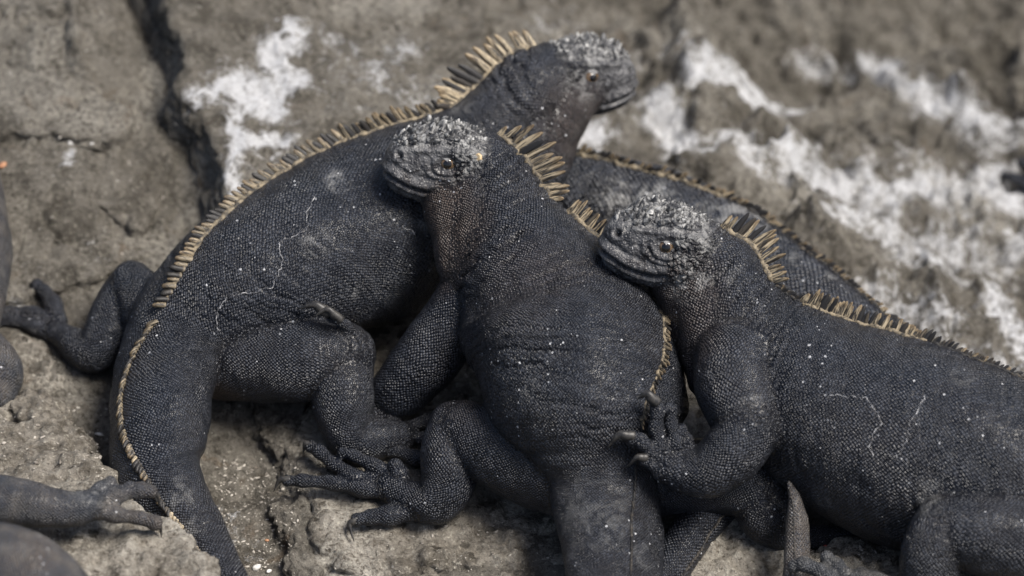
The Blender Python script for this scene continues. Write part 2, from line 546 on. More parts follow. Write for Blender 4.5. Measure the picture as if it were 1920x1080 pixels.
# ---------------------------------------------------------------- lofted flesh
def loft(nodes, lam=6.5, step=6.0, nseg=None, dorsal=None, kind='limb', cap=(1, 1), n_exp=2.0):
    """elliptical tube through nodes.
    limb nodes: (px,py,h,r) ; main nodes: (px,py,h, crest_px,crest_py, ra, rb)"""
    lam = lam * (0.70 if lam > 5.9 else 0.92)
    nd = np.asarray(nodes, float)
    pos = PA(nd[:, :3])
    if nd.shape[1] == 4:
        ra = rb = nd[:, 3]
        dv = np.tile(cdir(0, .45, .9) if dorsal is None else dorsal, (len(nd), 1))
        ortho = True
    else:
        ra, rb = nd[:, 5], nd[:, 6]
        a = nd[:, 3] - nd[:, 0]
        b = -(nd[:, 4] - nd[:, 1])
        c = np.sqrt(np.maximum(rb ** 2 - a ** 2 - b ** 2, (0.02 * rb) ** 2))
        dv = nrm(a[:, None] * RX + b[:, None] * UP - c[:, None] * FW)
        ortho = False
    chord = np.linalg.norm(np.diff(pos, axis=0), axis=1)
    us = []
    for i, c in enumerate(chord):
        k = max(2, int(round(c / step)))
        us.append(i + np.arange(k) / k)
    us = np.concatenate(us + [np.array([len(nd) - 1.0])])
    allp = catmull(np.column_stack([pos, ra, rb, dv]), us)
    c, ra, rb, dv = allp[:, :3], np.maximum(allp[:, 3], 0.6), np.maximum(allp[:, 4], 0.6), nrm(allp[:, 5:8])
    T = nrm(np.gradient(c, axis=0))
    if ortho:
        dv = nrm(dv - (dv * T).sum(1, keepdims=True) * T)
    lat = nrm(np.cross(T, dv))
    s = np.concatenate([[0], np.cumsum(np.linalg.norm(np.diff(c, axis=0), axis=1))])
    # end caps
    ce = [0.97, 0.86, 0.66, 0.36]
    def capsec(i, sg):
        out = []
        for e in ce:
            k = math.sqrt(1 - e * e)
            rr = min(ra[i], rb[i]) * 0.9
            out.append((c[i] + sg * T[i] * e * rr, ra[i] * k, rb[i] * k, dv[i], lat[i], T[i], s[i] + sg * e * rr, us[i]))
        return out
    secs = [(c[i], ra[i], rb[i], dv[i], lat[i], T[i], s[i], us[i]) for i in range(len(us))]
    secs = capsec(0, -1) + secs + capsec(len(us) - 1, 1)[::-1]
    if nseg is None:
        nseg = int(np.clip(2 * math.pi * max(ra.max(), rb.max()) / step, 10, 120))
    th = np.linspace(-math.pi, math.pi, nseg, endpoint=False)
    ct, st = np.cos(th), np.sin(th)
    if n_exp != 2.0:
        ct = np.sign(ct) * np.abs(ct) ** (2 / n_exp)
        st = np.sign(st) * np.abs(st) ** (2 / n_exp)
    V, UVv, TS, TT, UU, TH, DR = [], [], [], [], [], [], []
    for (cc, a_, b_, d_, l_, t_, s_, u_) in secs:
        p = cc + np.outer(ct * b_, d_) + np.outer(st * a_, l_)
        V.append(p)
        rm = 0.5 * (a_ + b_)
        UVv.append(np.column_stack([np.full(nseg, s_), th * rm]) / lam)
        TS.append(np.tile(t_, (nseg, 1)) / lam)
        TT.append(nrm(np.outer(-np.sin(th) * b_, d_) + np.outer(np.cos(th) * a_, l_)) / lam)
        UU.append(np.full(nseg, u_))
        TH.append(th)
    n = len(secs)
    V = np.concatenate(V)
    F = []
    for i in range(n - 1):
        for j in range(nseg):
            j2 = (j + 1) % nseg
            F.append((i * nseg + j, i * nseg + j2, (i + 1) * nseg + j2, (i + 1) * nseg + j))
    F.append(tuple(range(nseg))[::-1])
    F.append(tuple((n - 1) * nseg + j for j in range(nseg)))
    return dict(V=V, F=F, uv=np.concatenate(UVv), Ts=np.concatenate(TS), Tt=np.concatenate(TT), u=np.concatenate(UU),
                th=np.concatenate(TH), kind=kind, us=us, c=c, ra=ra, rb=rb, dv=dv, lat=lat, T=T, s=s)

HX = np.array([-.25, -.1, 0, .1, .2, .3, .4, .5, .6, .7, .8, .88, .94, .98, 1.0])
HT = np.array([.20, .25, .29, .34, .38, .405, .415, .415, .40, .365, .31, .26, .205, .14, .06])
HB = np.array([-.33, -.35, -.36, -.375, -.39, -.40, -.405, -.405, -.39, -.365, -.325, -.285, -.245, -.20, -.12])
HW = np.array([.24, .28, .31, .345, .355, .345, .325, .30, .28, .262, .245, .225, .19, .14, .06])
def mouth_z(x):
    return np.interp(x, [.30, .38, .46, .6, .75, .88, 1.0], [-.165, -.215, -.238, -.228, -.185, -.115, -.05])

def head_frame(opx, f, up, L):
    O = P(*opx)
    f = cdir(*f)
    up = cdir(*up)
    up = up - f * (f @ up)
    up /= np.linalg.norm(up)
    l = np.cross(up, f)
    if l @ (-FW) < 0:
        l = -l
    return dict(O=O, f=f, u=up, l=l, L=L)

def head_loft(hf, lam=7.0):
    x = np.linspace(-.25, 1.0, 46)
    x = np.concatenate([x[:-1], [0.985, 1.0]])
    x.sort()
    t, b, w = np.interp(x, HX, HT), np.interp(x, HX, HB), np.interp(x, HX, HW)
    nseg = 56
    th = np.linspace(-math.pi, math.pi, nseg, endpoint=False)
    ct, st = np.cos(th), np.sin(th)
    e = 2 / 2.5
    cy, cz = np.sign(st) * np.abs(st) ** e, np.sign(ct) * np.abs(ct) ** e
    V, F = [], []
    for i in range(len(x)):
        zc, zr = (t[i] + b[i]) / 2, (t[i] - b[i]) / 2
        z = zc + zr * cz
        taper = 1 - 0.17 * np.clip(cz, 0, 1) ** 2 - 0.12 * np.clip(-cz, 0, 1) ** 1.5
        y = w[i] * cy * taper
        V.append(hf['O'] + hf['L'] * (x[i] * hf['f'] + np.outer(y, hf['l']) + np.outer(z, hf['u'])))
    n = len(x)
    for i in range(n - 1):
        for j in range(nseg):
            j2 = (j + 1) % nseg
            F.append((i * nseg + j, i * nseg + j2, (i + 1) * nseg + j2, (i + 1) * nseg + j))
    F.append(tuple(range(nseg))[::-1])
    F.append(tuple((n - 1) * nseg + j for j in range(nseg)))
    V = np.concatenate(V)
    z2 = np.zeros((len(V), 2))
    z3 = np.zeros((len(V), 3))
    return dict(V=V, F=F, uv=z2, Ts=z3, Tt=z3, u=np.zeros(len(V)), th=np.zeros(len(V)), kind='head')

def head_detail(hf, co, nor, w):
    """mouth, lips, brow, eye sockets, nostrils, ears; w: head weight per vertex"""
    L = hf['L']
    q = (co - hf['O']) / L
    x, y, z = q @ hf['f'], q @ hf['l'], q @ hf['u']
    side = np.abs(nor @ hf['l'])
    fr = np.clip(np.maximum(side, np.clip(nor @ hf['f'], 0, 1)) * 1.25, 0, 1)
    side = np.clip(side * 1.25, 0, 1)
    d = np.zeros(len(co))
    mz = mouth_z(x)
    inm = sstep(.33, .41, x) * fr
    dm = z - mz
    plate, peb = np.zeros(len(co)), np.zeros(len(co))
    on = np.nonzero(w > 0)[0]
    f1, f2 = worley(q[on], .055, 3)
    plate[on] = sstep(.02, .30, f2 - f1)
    f1, f2 = worley(q[on], .034, 8)
    peb[on] = sstep(.02, .35, f2 - f1)
    # plated cheek and temple
    cheek = sstep(.42, .32, x) * sstep(-.40, -.30, z) * sstep(.24, .17, z) * side
    d += .022 * (plate - .5) * cheek
    d += .007 * (peb - .5) * (1 - cheek) * sstep(-.05, .05, -(dm + .09)) + .0015 * (peb - .5)
    # mouth: lips either side of a deep line, jaw set back
    d -= .075 * np.exp(-(dm / .016) ** 2) * inm
    d += .026 * np.exp(-((dm - .055) / .038) ** 2) * inm
    d += .020 * np.exp(-((dm + .045) / .026) ** 2) * inm
    d -= .026 * np.exp(-((dm + .105) / .028) ** 2) * inm
    d -= .016 * np.exp(-((dm - .145) / .03) ** 2) * sstep(.45, .6, x) * sstep(1.0, .9, x) * side
    # labial scales
    lab = np.abs(np.sin(x * 62)) ** .35
    d -= .009 * (1 - lab) * inm * np.exp(-((dm + .04) / .03) ** 2)
    lab2 = np.abs(np.sin(x * 48 + 1)) ** .35
    d -= .007 * (1 - lab2) * inm * np.exp(-((dm - .035) / .03) ** 2)
    # eye socket with rings of lid skin
    ex, ez = .39, .075
    rho = np.sqrt(((x - ex) / .115) ** 2 + ((z - ez) / .082) ** 2)
    d -= .050 * np.exp(-(rho / .95) ** 2) * side
    wob = .16 * noise3(q / .05, 77)
    d += .013 * np.exp(-((rho + wob - 1.25) / .20) ** 2) * side
    d -= .011 * np.exp(-((rho + wob - 1.62) / .13) ** 2) * side * (z < ez + .06)
    d += .009 * np.exp(-((rho + wob - 1.95) / .16) ** 2) * side * (z < ez + .03)
    d -= .009 * np.exp(-((rho + wob - 2.3) / .13) ** 2) * side * (z < ez + .03)
    d += .008 * fbm(q, .05, 3, 78) * side
    # brow ridge running to the nostril
    bz = np.interp(x, [.05, .3, .5, .85], [.165, .20, .205, .20])
    d += .024 * np.exp(-((z - bz) / .028) ** 2) * sstep(.06, .2, x) * sstep(.80, .66, x) * side
    d -= .016 * np.exp(-((z - bz - .06) / .025) ** 2) * sstep(.08, .2, x) * sstep(.9, .7, x) * side
    # nostril
    rn = np.sqrt((x - .865) ** 2 + ((z - .15)) ** 2)
    d -= .070 * np.exp(-(rn / .026) ** 2) * side
    d += .010 * np.exp(-((rn - .052) / .02) ** 2) * side
    # ear
    re = np.sqrt(((x - .035) / .6) ** 2 + (z + .10) ** 2)
    d -= .060 * np.exp(-(re / .042) ** 2) * side
    d += .014 * np.exp(-((re - .075) / .03) ** 2) * side
    # jowl fullness
    d += .030 * np.exp(-(((x - .2) / .16) ** 2 + ((z + .20) / .12) ** 2)) * side
    d += .020 * sstep(.2, .3, z) * plate
    return co + nor * (d * w * L)[:, None], x, y, z

# unit spine / knob / pebble shapes, shared
def cone_mesh(name, mat, sides, prof, bend=0.0, seed=0, jitter=0.0):
    r = np.random.default_rng(seed)
    V, F = [], []
    for (z, rad) in prof:
        for k in range(sides):
            a = 2 * math.pi * k / sides
            j = 1 + jitter * r.uniform(-1, 1)
            V.append((0.5 * rad * j * math.cos(a) + bend * z * z, 0.5 * rad * j * math.sin(a), z))
    n = len(prof)
    for i in range(n - 1):
        for k in range(sides):
            k2 = (k + 1) % sides
            F.append((i * sides + k, i * sides + k2, (i + 1) * sides + k2, (i + 1) * sides + k))
    F.append(tuple((n - 1) * sides + k for k in range(sides)))
    me = new_mesh(name, V, F)
    me.materials.append(mat)
    return me

SP_PROF = [(0, 1.0), (.25, 1.0), (.55, .90), (.82, .68), (.95, .42), (1.0, .14)]
SPINES, SPINES_D = [], []
for k in range(5):
    SPINES.append(cone_mesh("crest_spine", M['spine'], 7, SP_PROF, 0.10 + 0.10 * k, k, 0.14))
    SPINES_D.append(cone_mesh("crest_spine_dark", M['spine_dark'], 7, SP_PROF, 0.15 + 0.12 * k, k + 9, 0.16))
SPINES_K = [cone_mesh("crest_spine_black", M['spine_black'], 7, SP_PROF, 0.15 + 0.12 * k, k + 30, 0.16) for k in range(5)]
BL_PROF = [(0, 1.0), (.3, 1.0), (.6, .93), (.84, .74), (.96, .45), (1.0, .15)]
BLADES = [cone_mesh("crest_spine", M['spine_dull'], 7, BL_PROF, .05 + .07 * k, 60 + k, .12) for k in range(5)]
BLADES_D = [cone_mesh("crest_spine_dark", M['spine_dark'], 7, BL_PROF, .05 + .07 * k, 70 + k, .12) for k in range(5)]
KNOBS = [cone_mesh("head_knob", M['knob'], 6, [(-.3, 1.15), (.15, 1.0), (.55, .72), (.85, .42), (1.0, .12)], 0.12 * k, 40 + k, 0.18) for k in range(3)]

def frame_obj(name, me, parent, base, org, X, Y, Z, sx, sy, sz):
    ob = bpy.data.objects.new(name, me)
    COL.objects.link(ob)
    ob.parent = parent
    mat = Matrix(((X[0] * sx, Y[0] * sy, Z[0] * sz, (base[0] - org[0])), (X[1] * sx, Y[1] * sy, Z[1] * sz, (base[1] - org[1])),
                  (X[2] * sx, Y[2] * sy, Z[2] * sz, (base[2] - org[2])), (0, 0, 0, 1)))
    mat = Matrix.Scale(S, 4) @ mat
    ob.matrix_local = mat
    return ob

def tube_mesh(name, pts, rads, nseg=8, flat=1.0):
    """plain tapered tube from world-pixel points"""
    pts = np.asarray(pts, float)
    n0 = len(pts)
    u = np.linspace(0, n0 - 1, (n0 - 1) * 4 + 1)
    a = catmull(np.column_stack([pts, rads]), u)
    c, r = a[:, :3], np.maximum(a[:, 3], 0.12)
    T = nrm(np.gradient(c, axis=0))
    ref = np.array([0.13, -.45, .88])
    dv = nrm(ref - (T @ ref)[:, None] * T)
    lat = np.cross(T, dv)
    th = np.linspace(0, 2 * math.pi, nseg, endpoint=False)
    V = np.concatenate([c[i] + r[i] * (np.outer(np.cos(th), dv[i]) + flat * np.outer(np.sin(th), lat[i])) for i in range(len(u))])
    F = [(i * nseg + j, i * nseg + (j + 1) % nseg, (i + 1) * nseg + (j + 1) % nseg, (i + 1) * nseg + j) for i in range(len(u) - 1) for j in range(nseg)]
    F += [tuple(range(nseg))[::-1], tuple((len(u) - 1) * nseg + j for j in range(nseg))]
    return V, F

def ray_px(bvh, px, py):
    r = RX * (px - 960.0) + UP * (540.0 - py) + FW * DIST
    hit = bvh.ray_cast(Vector(CAMP), Vector(r / np.linalg.norm(r)))
    return None if hit[0] is None else (np.array(hit[0]), np.array(hit[1]))

def build_iguana(label, lofts, base, head=None, claws=(), crests=(), mat='skin', voxel=3.35, folds=(), browns=(), crusts=(),
                 flakes=(), tail_sign=1, name='marine_iguana', cat='iguana', group='marine iguanas piled on the rock', eye_col='eye', knob_n=120, seed=1):
    R = np.random.default_rng(seed)
    main = lofts[0]
    if head:
        lofts = lofts + [head_loft(head)]
    V, F, off = [], [], 0
    for lf in lofts:
        V.append(lf['V'])
        F += [tuple(i + off for i in f) for f in lf['F']]
        off += len(lf['V'])
    V = np.concatenate(V)
    co, q = remesh(V, F, voxel, 3)
    uv0 = np.concatenate([l['uv'] for l in lofts])
    Ts = np.concatenate([l['Ts'] for l in lofts])
    Tt = np.concatenate([l['Tt'] for l in lofts])
    U0 = np.concatenate([l['u'] for l in lofts])
    TH0 = np.concatenate([l['th'] for l in lofts])
    ID = np.concatenate([np.full(len(l['V']), i) for i, l in enumerate(lofts)])
    kd = KDTree(len(V))
    for i, v in enumerate(V):
        kd.insert(v, i)
    kd.balance()
    find = kd.find
    idx = np.array([find(p)[1] for p in co.tolist()], dtype=np.int64)
    dp = co - V[idx]
    uv = uv0[idx] + np.column_stack([(dp * Ts[idx]).sum(1), (dp * Tt[idx]).sum(1)])
    ids, u_, th_ = ID[idx], U0[idx], TH0[idx]
    e = edges_of(q)
    n = len(co)
    sm = np.zeros(n)
    diff = ids[e[:, 0]] != ids[e[:, 1]]
    sm[e[diff].ravel()] = 1.0
    for _ in range(2):
        mx = np.maximum(sm[e[:, 0]], sm[e[:, 1]])
        np.maximum.at(sm, e[:, 0], mx)
        np.maximum.at(sm, e[:, 1], mx)
    sm[np.abs(th_) > math.pi - 0.12] = 1.0
    is_head = np.array([l['kind'] == 'head' for l in lofts])[ids]
    sm[is_head] = 1.0
    sm = lap_val(sm, e, n, 3)
    if head:
        bw = np.zeros(n)
        kind_ = np.array([{'head': 1, 'neck': 2, 'main': 3}.get(l['kind'], 0) for l in lofts])[ids]
        ka, kb = kind_[e[:, 0]], kind_[e[:, 1]]
        hd_ = (ids[e[:, 0]] != ids[e[:, 1]]) & (ka > 0) & (kb > 0)
        bw[e[hd_].ravel()] = 1.0
        bw = np.clip(lap_val(bw, e, n, 24) * 6, 0, 1)
        for _ in range(28):
            co = co + bw[:, None] * (lap_val(co, e, n, 1) - co)
    nor = vnormals(co, q)
    # flesh irregularity and folds
    is_main = (ids == 0).astype(float)
    d = 3.2 * fbm(co, 75, 4, 3 + seed)
    for (u0, u1, amp, lam, tilt) in folds:
        mk = sstep(u0 - .3, u0 + .3, u_) * sstep(u1 + .4, u1 - .4, u_) * is_main
        sarc = np.interp(u_, main['us'], main['s'])
        ph = sarc / lam + tilt * np.sin(th_) + 0.55 * fbm(co, 90, 2, 21) + 0.25 * noise3(co / 24, 31)
        d -= amp * mk * (1 - np.abs(np.sin(math.pi * ph))) ** 2 * np.clip(0.55 + 0.9 * noise3(co / 70, 12), 0, 1.3)
    wm = lap_val(1 - sm, e, n, 2)
    co = co + nor * (d * np.clip(1 - is_head, 0, 1))[:, None]
    ngons = []
    if head:
        hw = lap_val(is_head.astype(float), e, n, 4)
        co, q, ngons, qkeep, (uv, sm, hw) = refine(co, q, hw > 0.02, (uv, sm, hw))
        n = len(co)
    crust = np.zeros(n)
    brown = np.zeros(n)
    plain = np.zeros(n)
    if head:
        nor = vnormals(co, q)
        co, hx, hy, hz = head_detail(head, co, nor, hw)
        crust = np.maximum(crust, hw * sstep(.10, .30, hz) * sstep(-.1, .1, hx) * 0.75)
        crust = np.maximum(crust, hw * 0.45 * sstep(.45, .25, hx) * sstep(-.35, -.1, hz))
        plain = hw * np.maximum(sstep(.30, .42, hx), .55 * sstep(.15, .25, hz)) * sstep(-.20, -.12, hz - mouth_z(hx))
    for (px, py, h, r, a) in browns:
        dd = np.linalg.norm(co - P(px, py, h), axis=1)
        brown = np.maximum(brown, a * sstep(r, r * .35, dd))
    for (px, py, h, r, a) in crusts:
        dd = np.linalg.norm(co - P(px, py, h), axis=1)
        crust = np.maximum(crust, a * sstep(r, r * .3, dd))
    for _ in range(26 if head else 8):          # scuffed, salty patches
        c_ = co[R.integers(n)]
        dd = np.linalg.norm(co - c_, axis=1)
        rr = R.uniform(14, 46)
        crust = np.maximum(crust, R.uniform(.14, .32) * sstep(rr, rr * .2, dd))
    org = P(*base)
    root = empty(name, Vector(org * S), label, cat, group)
    me = new_mesh("body", (co - org) * S, q[qkeep] if ngons else q, extra=ngons)
    set_attr(me, "skin_uv", np.column_stack([uv, np.zeros(n)]), 'FLOAT_VECTOR')
    set_attr(me, "skin_mask", np.column_stack([brown, crust, sm, 1 - .55 * plain]), 'FLOAT_COLOR')
    link("body", me, M[mat], root)
    bvh = BVHTree.FromPolygons(co.tolist(), q.tolist())
    # claws
    for pts in claws:
        w = PA([p[:3] for p in pts])
        v, f = tube_mesh("claw", w, np.array([p[3] for p in pts], float), 8, 0.75)
        link("claw", new_mesh("claw", (v - org) * S, f), M['claw'], root)
    # crest
    for cr in crests:
        u0, u1 = cr['u']
        s0, s1 = np.interp([u0, u1], main['us'], main['s'])
        nsp = max(2, int(abs(s1 - s0) / cr['gap']))
        base_pts = []
        for k in range(nsp + 1):
            t = k / nsp
            ss = s0 + (s1 - s0) * t + R.uniform(-.18, .18) * cr['gap']
            g = lambda a: np.array([np.interp(ss, main['s'], a[:, j]) for j in range(3)])
            c, dv, T = g(main['c']), nrm(g(main['dv'])), nrm(g(main['T'])) * tail_sign
            rb = np.interp(ss, main['s'], main['rb'])
            p = c + dv * rb
            hit = bvh.ray_cast(Vector(c + dv * (rb + 60)), Vector(-dv))
            if hit[0] is not None and (Vector(p) - hit[0]).length < 45:
                p = np.array(hit[0])
            base_pts.append(p)
            lmul = np.interp(t, *cr['len'])
            length = lmul * R.uniform(.78, 1.12)
            if R.random() < cr.get('gone', 0):
                continue
            wdt = cr['w'] * R.uniform(.85, 1.15) * (0.7 + 0.3 * length / max(cr['len'][1]))
            lat = np.cross(T, dv)
            lean = math.radians(np.interp(t, [0, 1], cr.get('lean', (20, 35))) + R.uniform(-5, 5))
            roll = math.radians(cr.get('roll', 0) + R.uniform(-8, 8))
            Z = math.cos(lean) * dv + math.sin(lean) * T
            Z = Z * math.cos(roll) + lat * math.sin(roll)
            Z /= np.linalg.norm(Z)
            X = T - Z * (T @ Z)
            X /= np.linalg.norm(X)
            Y = np.cross(Z, X)
            ms = SPINES_K[R.integers(5)] if R.random() < cr.get('ink', 0) else ((BLADES_D, BLADES) if cr.get('blade') else (SPINES_D, SPINES))[0 if R.random() < cr.get('dark', .2) else 1][R.integers(5)]
            frame_obj("crest_spine", ms, root, p - Z * (3 + .05 * length), org, X, Y, Z, wdt, wdt * cr.get('th', .62), length + 3)
        if cr.get('ridge', 5) > 0 and len(base_pts) > 3:
            bp = np.array(base_pts)
            rr = cr.get('ridge', 5) * (1 + .3 * R.uniform(-1, 1, len(bp)))
            rr[0] = rr[-1] = .8
            v, f = tube_mesh("crest_base", bp, rr, 8, 1.0)
            v = v + 1.6 * np.column_stack([noise3(v / 6, 3), noise3(v / 6, 4), noise3(v / 6, 5)])
            link("crest_base", new_mesh("crest_base", (v - org) * S, f), M[cr.get('rmat', 'crest_base')], root)
    # eyes, lids, knobs
    if head:
        L, O = head['L'], head['O']
        for sg in (1, -1):
            o = O + L * (.39 * head['f'] + .075 * head['u'] + sg * 1.2 * head['l'])
            hit = bvh.ray_cast(Vector(o), Vector(-sg * head['l']))
            if hit[0] is None:
                continue
            hp = np.array(hit[0])
            r = .088 * L
            ax = nrm(sg * head['l'] + .12 * head['f'] + .10 * head['u'])
            cpt = hp - ax * r * 0.56
            X = nrm(head['f'] - ax * (head['f'] @ ax))
            Y = np.cross(ax, X)
            def shell(rad, a0, a1, nr, ns=24):
                vv, ff = [], []
                for i in range(nr + 1):
                    for k in range(ns):
                        ph = 2 * math.pi * k / ns
                        b0 = a0(ph)
                        al = b0 + (a1(ph) - b0) * i / nr
                        rk = rad if np.isscalar(rad) else rad[0] + (rad[1] - rad[0]) * i / nr
                        vv.append(cpt + rk * (math.cos(al) * ax + math.sin(al) * (math.cos(ph) * X + math.sin(ph) * Y)))
                for i in range(nr):
                    for k in range(ns):
                        k2 = (k + 1) % ns
                        ff.append((i * ns + k, i * ns + k2, (i + 1) * ns + k2, (i + 1) * ns + k))
                return vv, ff
            vv, ff = shell(r, lambda p: 0.0, lambda p: math.pi * .75, 10)
            eo = link("eye", new_mesh("eye", (np.array(vv) - org) * S, ff), M[eye_col], root)
            vv, ff = shell(r * 1.012, lambda p: 0.0, lambda p: .50, 4, 20)
            link("pupil", new_mesh("pupil", (np.array(vv) - org) * S, ff), M['pupil'], eo)
            sgn = 1 if Y @ head['u'] > 0 else -1
            def opening(p):
                sv = math.sin(p) * sgn
                return 1.0 * abs(math.cos(p)) ** 1.25 + (.24 if sv > 0 else .44) * abs(sv)
            vv, ff = shell((r * 1.10, r * 1.02), opening, lambda p: 1.75, 5, 28)
            vv2, ff2 = shell((r * 1.10, r * 1.02), opening, lambda p: opening(p) + .02, 1, 28)
            link("eyelid", new_mesh("eyelid", (np.array(vv) - org) * S, ff), M['lid'], root)
        kn = 0
        tries = 0
        pts = []
        while kn < knob_n and tries < knob_n * 12:
            tries += 1
            x = R.uniform(-.02, .93)
            ang = R.uniform(-1.25, 1.25)
            zc = .05
            dirv = math.sin(ang) * head['l'] + math.cos(ang) * head['u']
            o = O + L * (x * head['f'] + zc * head['u']) + dirv * L
            hit = bvh.ray_cast(Vector(o), Vector(-dirv))
            if hit[0] is None:
                continue
            hp = np.array(hit[0])
            qz = ((hp - O) @ head['u']) / L
            if qz < .255 + .05 * math.exp(-((x - .42) / .25) ** 2):
                continue
            big = math.exp(-((x - .55) / .28) ** 2) * math.exp(-(ang / .9) ** 2)
            size = (.030 + .050 * big) * R.uniform(.75, 1.3)
            if any(np.linalg.norm(hp - p) < (size + s_) * .42 * L for p, s_ in pts):
                continue
            pts.append((hp, size))
            Z = nrm(np.array(hit[1]) * .75 + head['u'] * .45 - head['f'] * .22 + R.normal(0, .15, 3))
            X = nrm(np.cross(Z, head['l']))
            Y = np.cross(Z, X)
            ln = size * R.uniform(.7, 1.15) * (1.1 if big > .3 else .85)
            frame_obj("head_knob", KNOBS[R.integers(3)], root, hp - Z * .1 * ln * L, org, X, Y, Z, size * L, size * L, ln * L)
            kn += 1
    # thin lines of shed skin
    for fl in flakes:
        pp = []
        for i in range(len(fl) - 1):
            (x0, y0), (x1, y1) = fl[i], fl[i + 1]
            m_ = max(2, int(math.hypot(x1 - x0, y1 - y0) / 5))
            for k in range(m_):
                t = k / m_
                hit = ray_px(bvh, x0 + (x1 - x0) * t + R.normal(0, 1.6), y0 + (y1 - y0) * t + R.normal(0, 1.6))
                if hit is not None:
                    pp.append(hit[0] + hit[1] * .6)
        if len(pp) > 4:
            v, f = tube_mesh("f", np.array(pp), R.uniform(-.3, .75, len(pp)), 5)
            link("shed_skin_edge", new_mesh("shed_skin_edge", (v - org) * S, f), M['flake'], root)
    return root, bvh, org

def toe(pts, claw=None, r0=15, r1=11, lam=4.6, knuckle=True):
    """pts: (px,py,h); returns loft, claw list"""
    n = len(pts)
    nd = []
    for i, p in enumerate(pts):
        t = i / (n - 1)
        r = r0 + (r1 - r0) * t
        nd.append((*p, r * (1.10 if i % 2 else 1.0)))
        if i < n - 1:
            q2 = pts[i + 1]
            nd.append((*[(p[k] + q2[k]) / 2 for k in range(3)], (r0 + (r1 - r0) * (i + .5) / (n - 1)) * .84))
    return loft(nd, lam, 4.0)

def claw_pts(a, b, c, r=7):
    r = r * 1.12
    return [(*a, r), (*[(a[i] + b[i]) / 2 for i in range(3)], r * .98), (*b, r * .66), (*c, .6)]
# ---------------------------------------------------------------- ground: weathered lava rock sheet
CTRL = [(400, 600, 0), (700, 600, 0), (300, 800, -25), (450, 900, -45), (480, 1040, -50), (60, 650, 12), (100, 460, 60), (100, 300, 110), (100, 60, 180), (250, 250, 85),
        (330, 420, 25), (230, 620, 0), (520, 330, 70), (550, 60, 160), (760, 120, 60), (900, 60, 0), (1000, 250, 0), (1200, 180, -150), (1250, 40, -200), (1500, 200, -330), (1850, 60, -420),
        (1850, 450, -290), (1600, 400, -240), (1350, 320, -90), (1120, 330, -40), (1750, 620, -130), (1250, 480, -50), (1500, 560, -70), (1050, 600, 0), (1300, 800, 0),
        (1200, 950, 0), (1450, 1030, 0), (1650, 1030, 5), (1900, 1000, 0), (700, 900, -20), (960, 1250, -20), (100, 900, -20), (100, 1250, 0), (1800, 1250, 0),
        (-400, 300, 80), (-400, 900, 20), (2300, 300, -260), (2300, 900, -40), (500, -300, 130), (1500, -300, -380)]
CP = PA(CTRL)
CH = np.array([c[2] for c in CTRL], float)

def poly_sd(xy, line):
    """signed distance to an open polyline: positive on its right-hand side walking along it"""
    best = np.full(len(xy), 1e9)
    sgn = np.ones(len(xy))
    for i in range(len(line) - 1):
        a, b = line[i], line[i + 1]
        ab = b - a
        t = np.clip(((xy - a) @ ab) / (ab @ ab), 0, 1)
        dlt = xy - (a + t[:, None] * ab)
        dd = np.hypot(dlt[:, 0], dlt[:, 1])
        cr = ab[0] * dlt[:, 1] - ab[1] * dlt[:, 0]
        m = dd < best
        best = np.where(m, dd, best)
        sgn = np.where(m, np.where(cr < 0, 1.0, -1.0), sgn)
    return best, sgn

# ledges: (photo polyline, height gain on the high side, which side is high, how far the gain reaches, crack depth)
LEDGES = [
    ([(225, -60, 115), (262, 20, 110), (300, 95, 100), (318, 165, 90)], 34, -1, 70, 16, 7),
    ([(-40, 150, 90), (30, 168, 88), (90, 195, 82), (140, 200, 80)], 12, -1, 90, 9, 6),
    ([(20, 238, 75), (48, 246, 75), (72, 262, 72), (80, 286, 68)], 16, -1, 60, 18, 6),
    ([(60, 400, 48), (98, 440, 40), (140, 470, 35), (170, 480, 32)], 14, -1, 90, 9, 5),
    ([(700, -40, 60), (740, 60, 60), (800, 110, 40), (880, 130, 20)], 40, 1, 200, 22, 10),
    ([(1180, -40, -160), (1260, 60, -200), (1330, 120, -220), (1420, 140, -240)], 45, 1, 160, 20, 16),
    ([(1420, -40, -260), (1560, 90, -270), (1640, 150, -270), (1760, 170, -280), (1920, 230, -270)], 50, 1, 200, 22, 18),
    ([(1100, 220, -110), (1200, 250, -130), (1290, 330, -110), (1420, 330, -150), (1520, 310, -190)], 35, 1, 120, 20, 14),
    ([(1450, 480, -150), (1600, 430, -190), (1760, 350, -220), (1900, 350, -240)], 34, 1, 140, 16, 14),
]
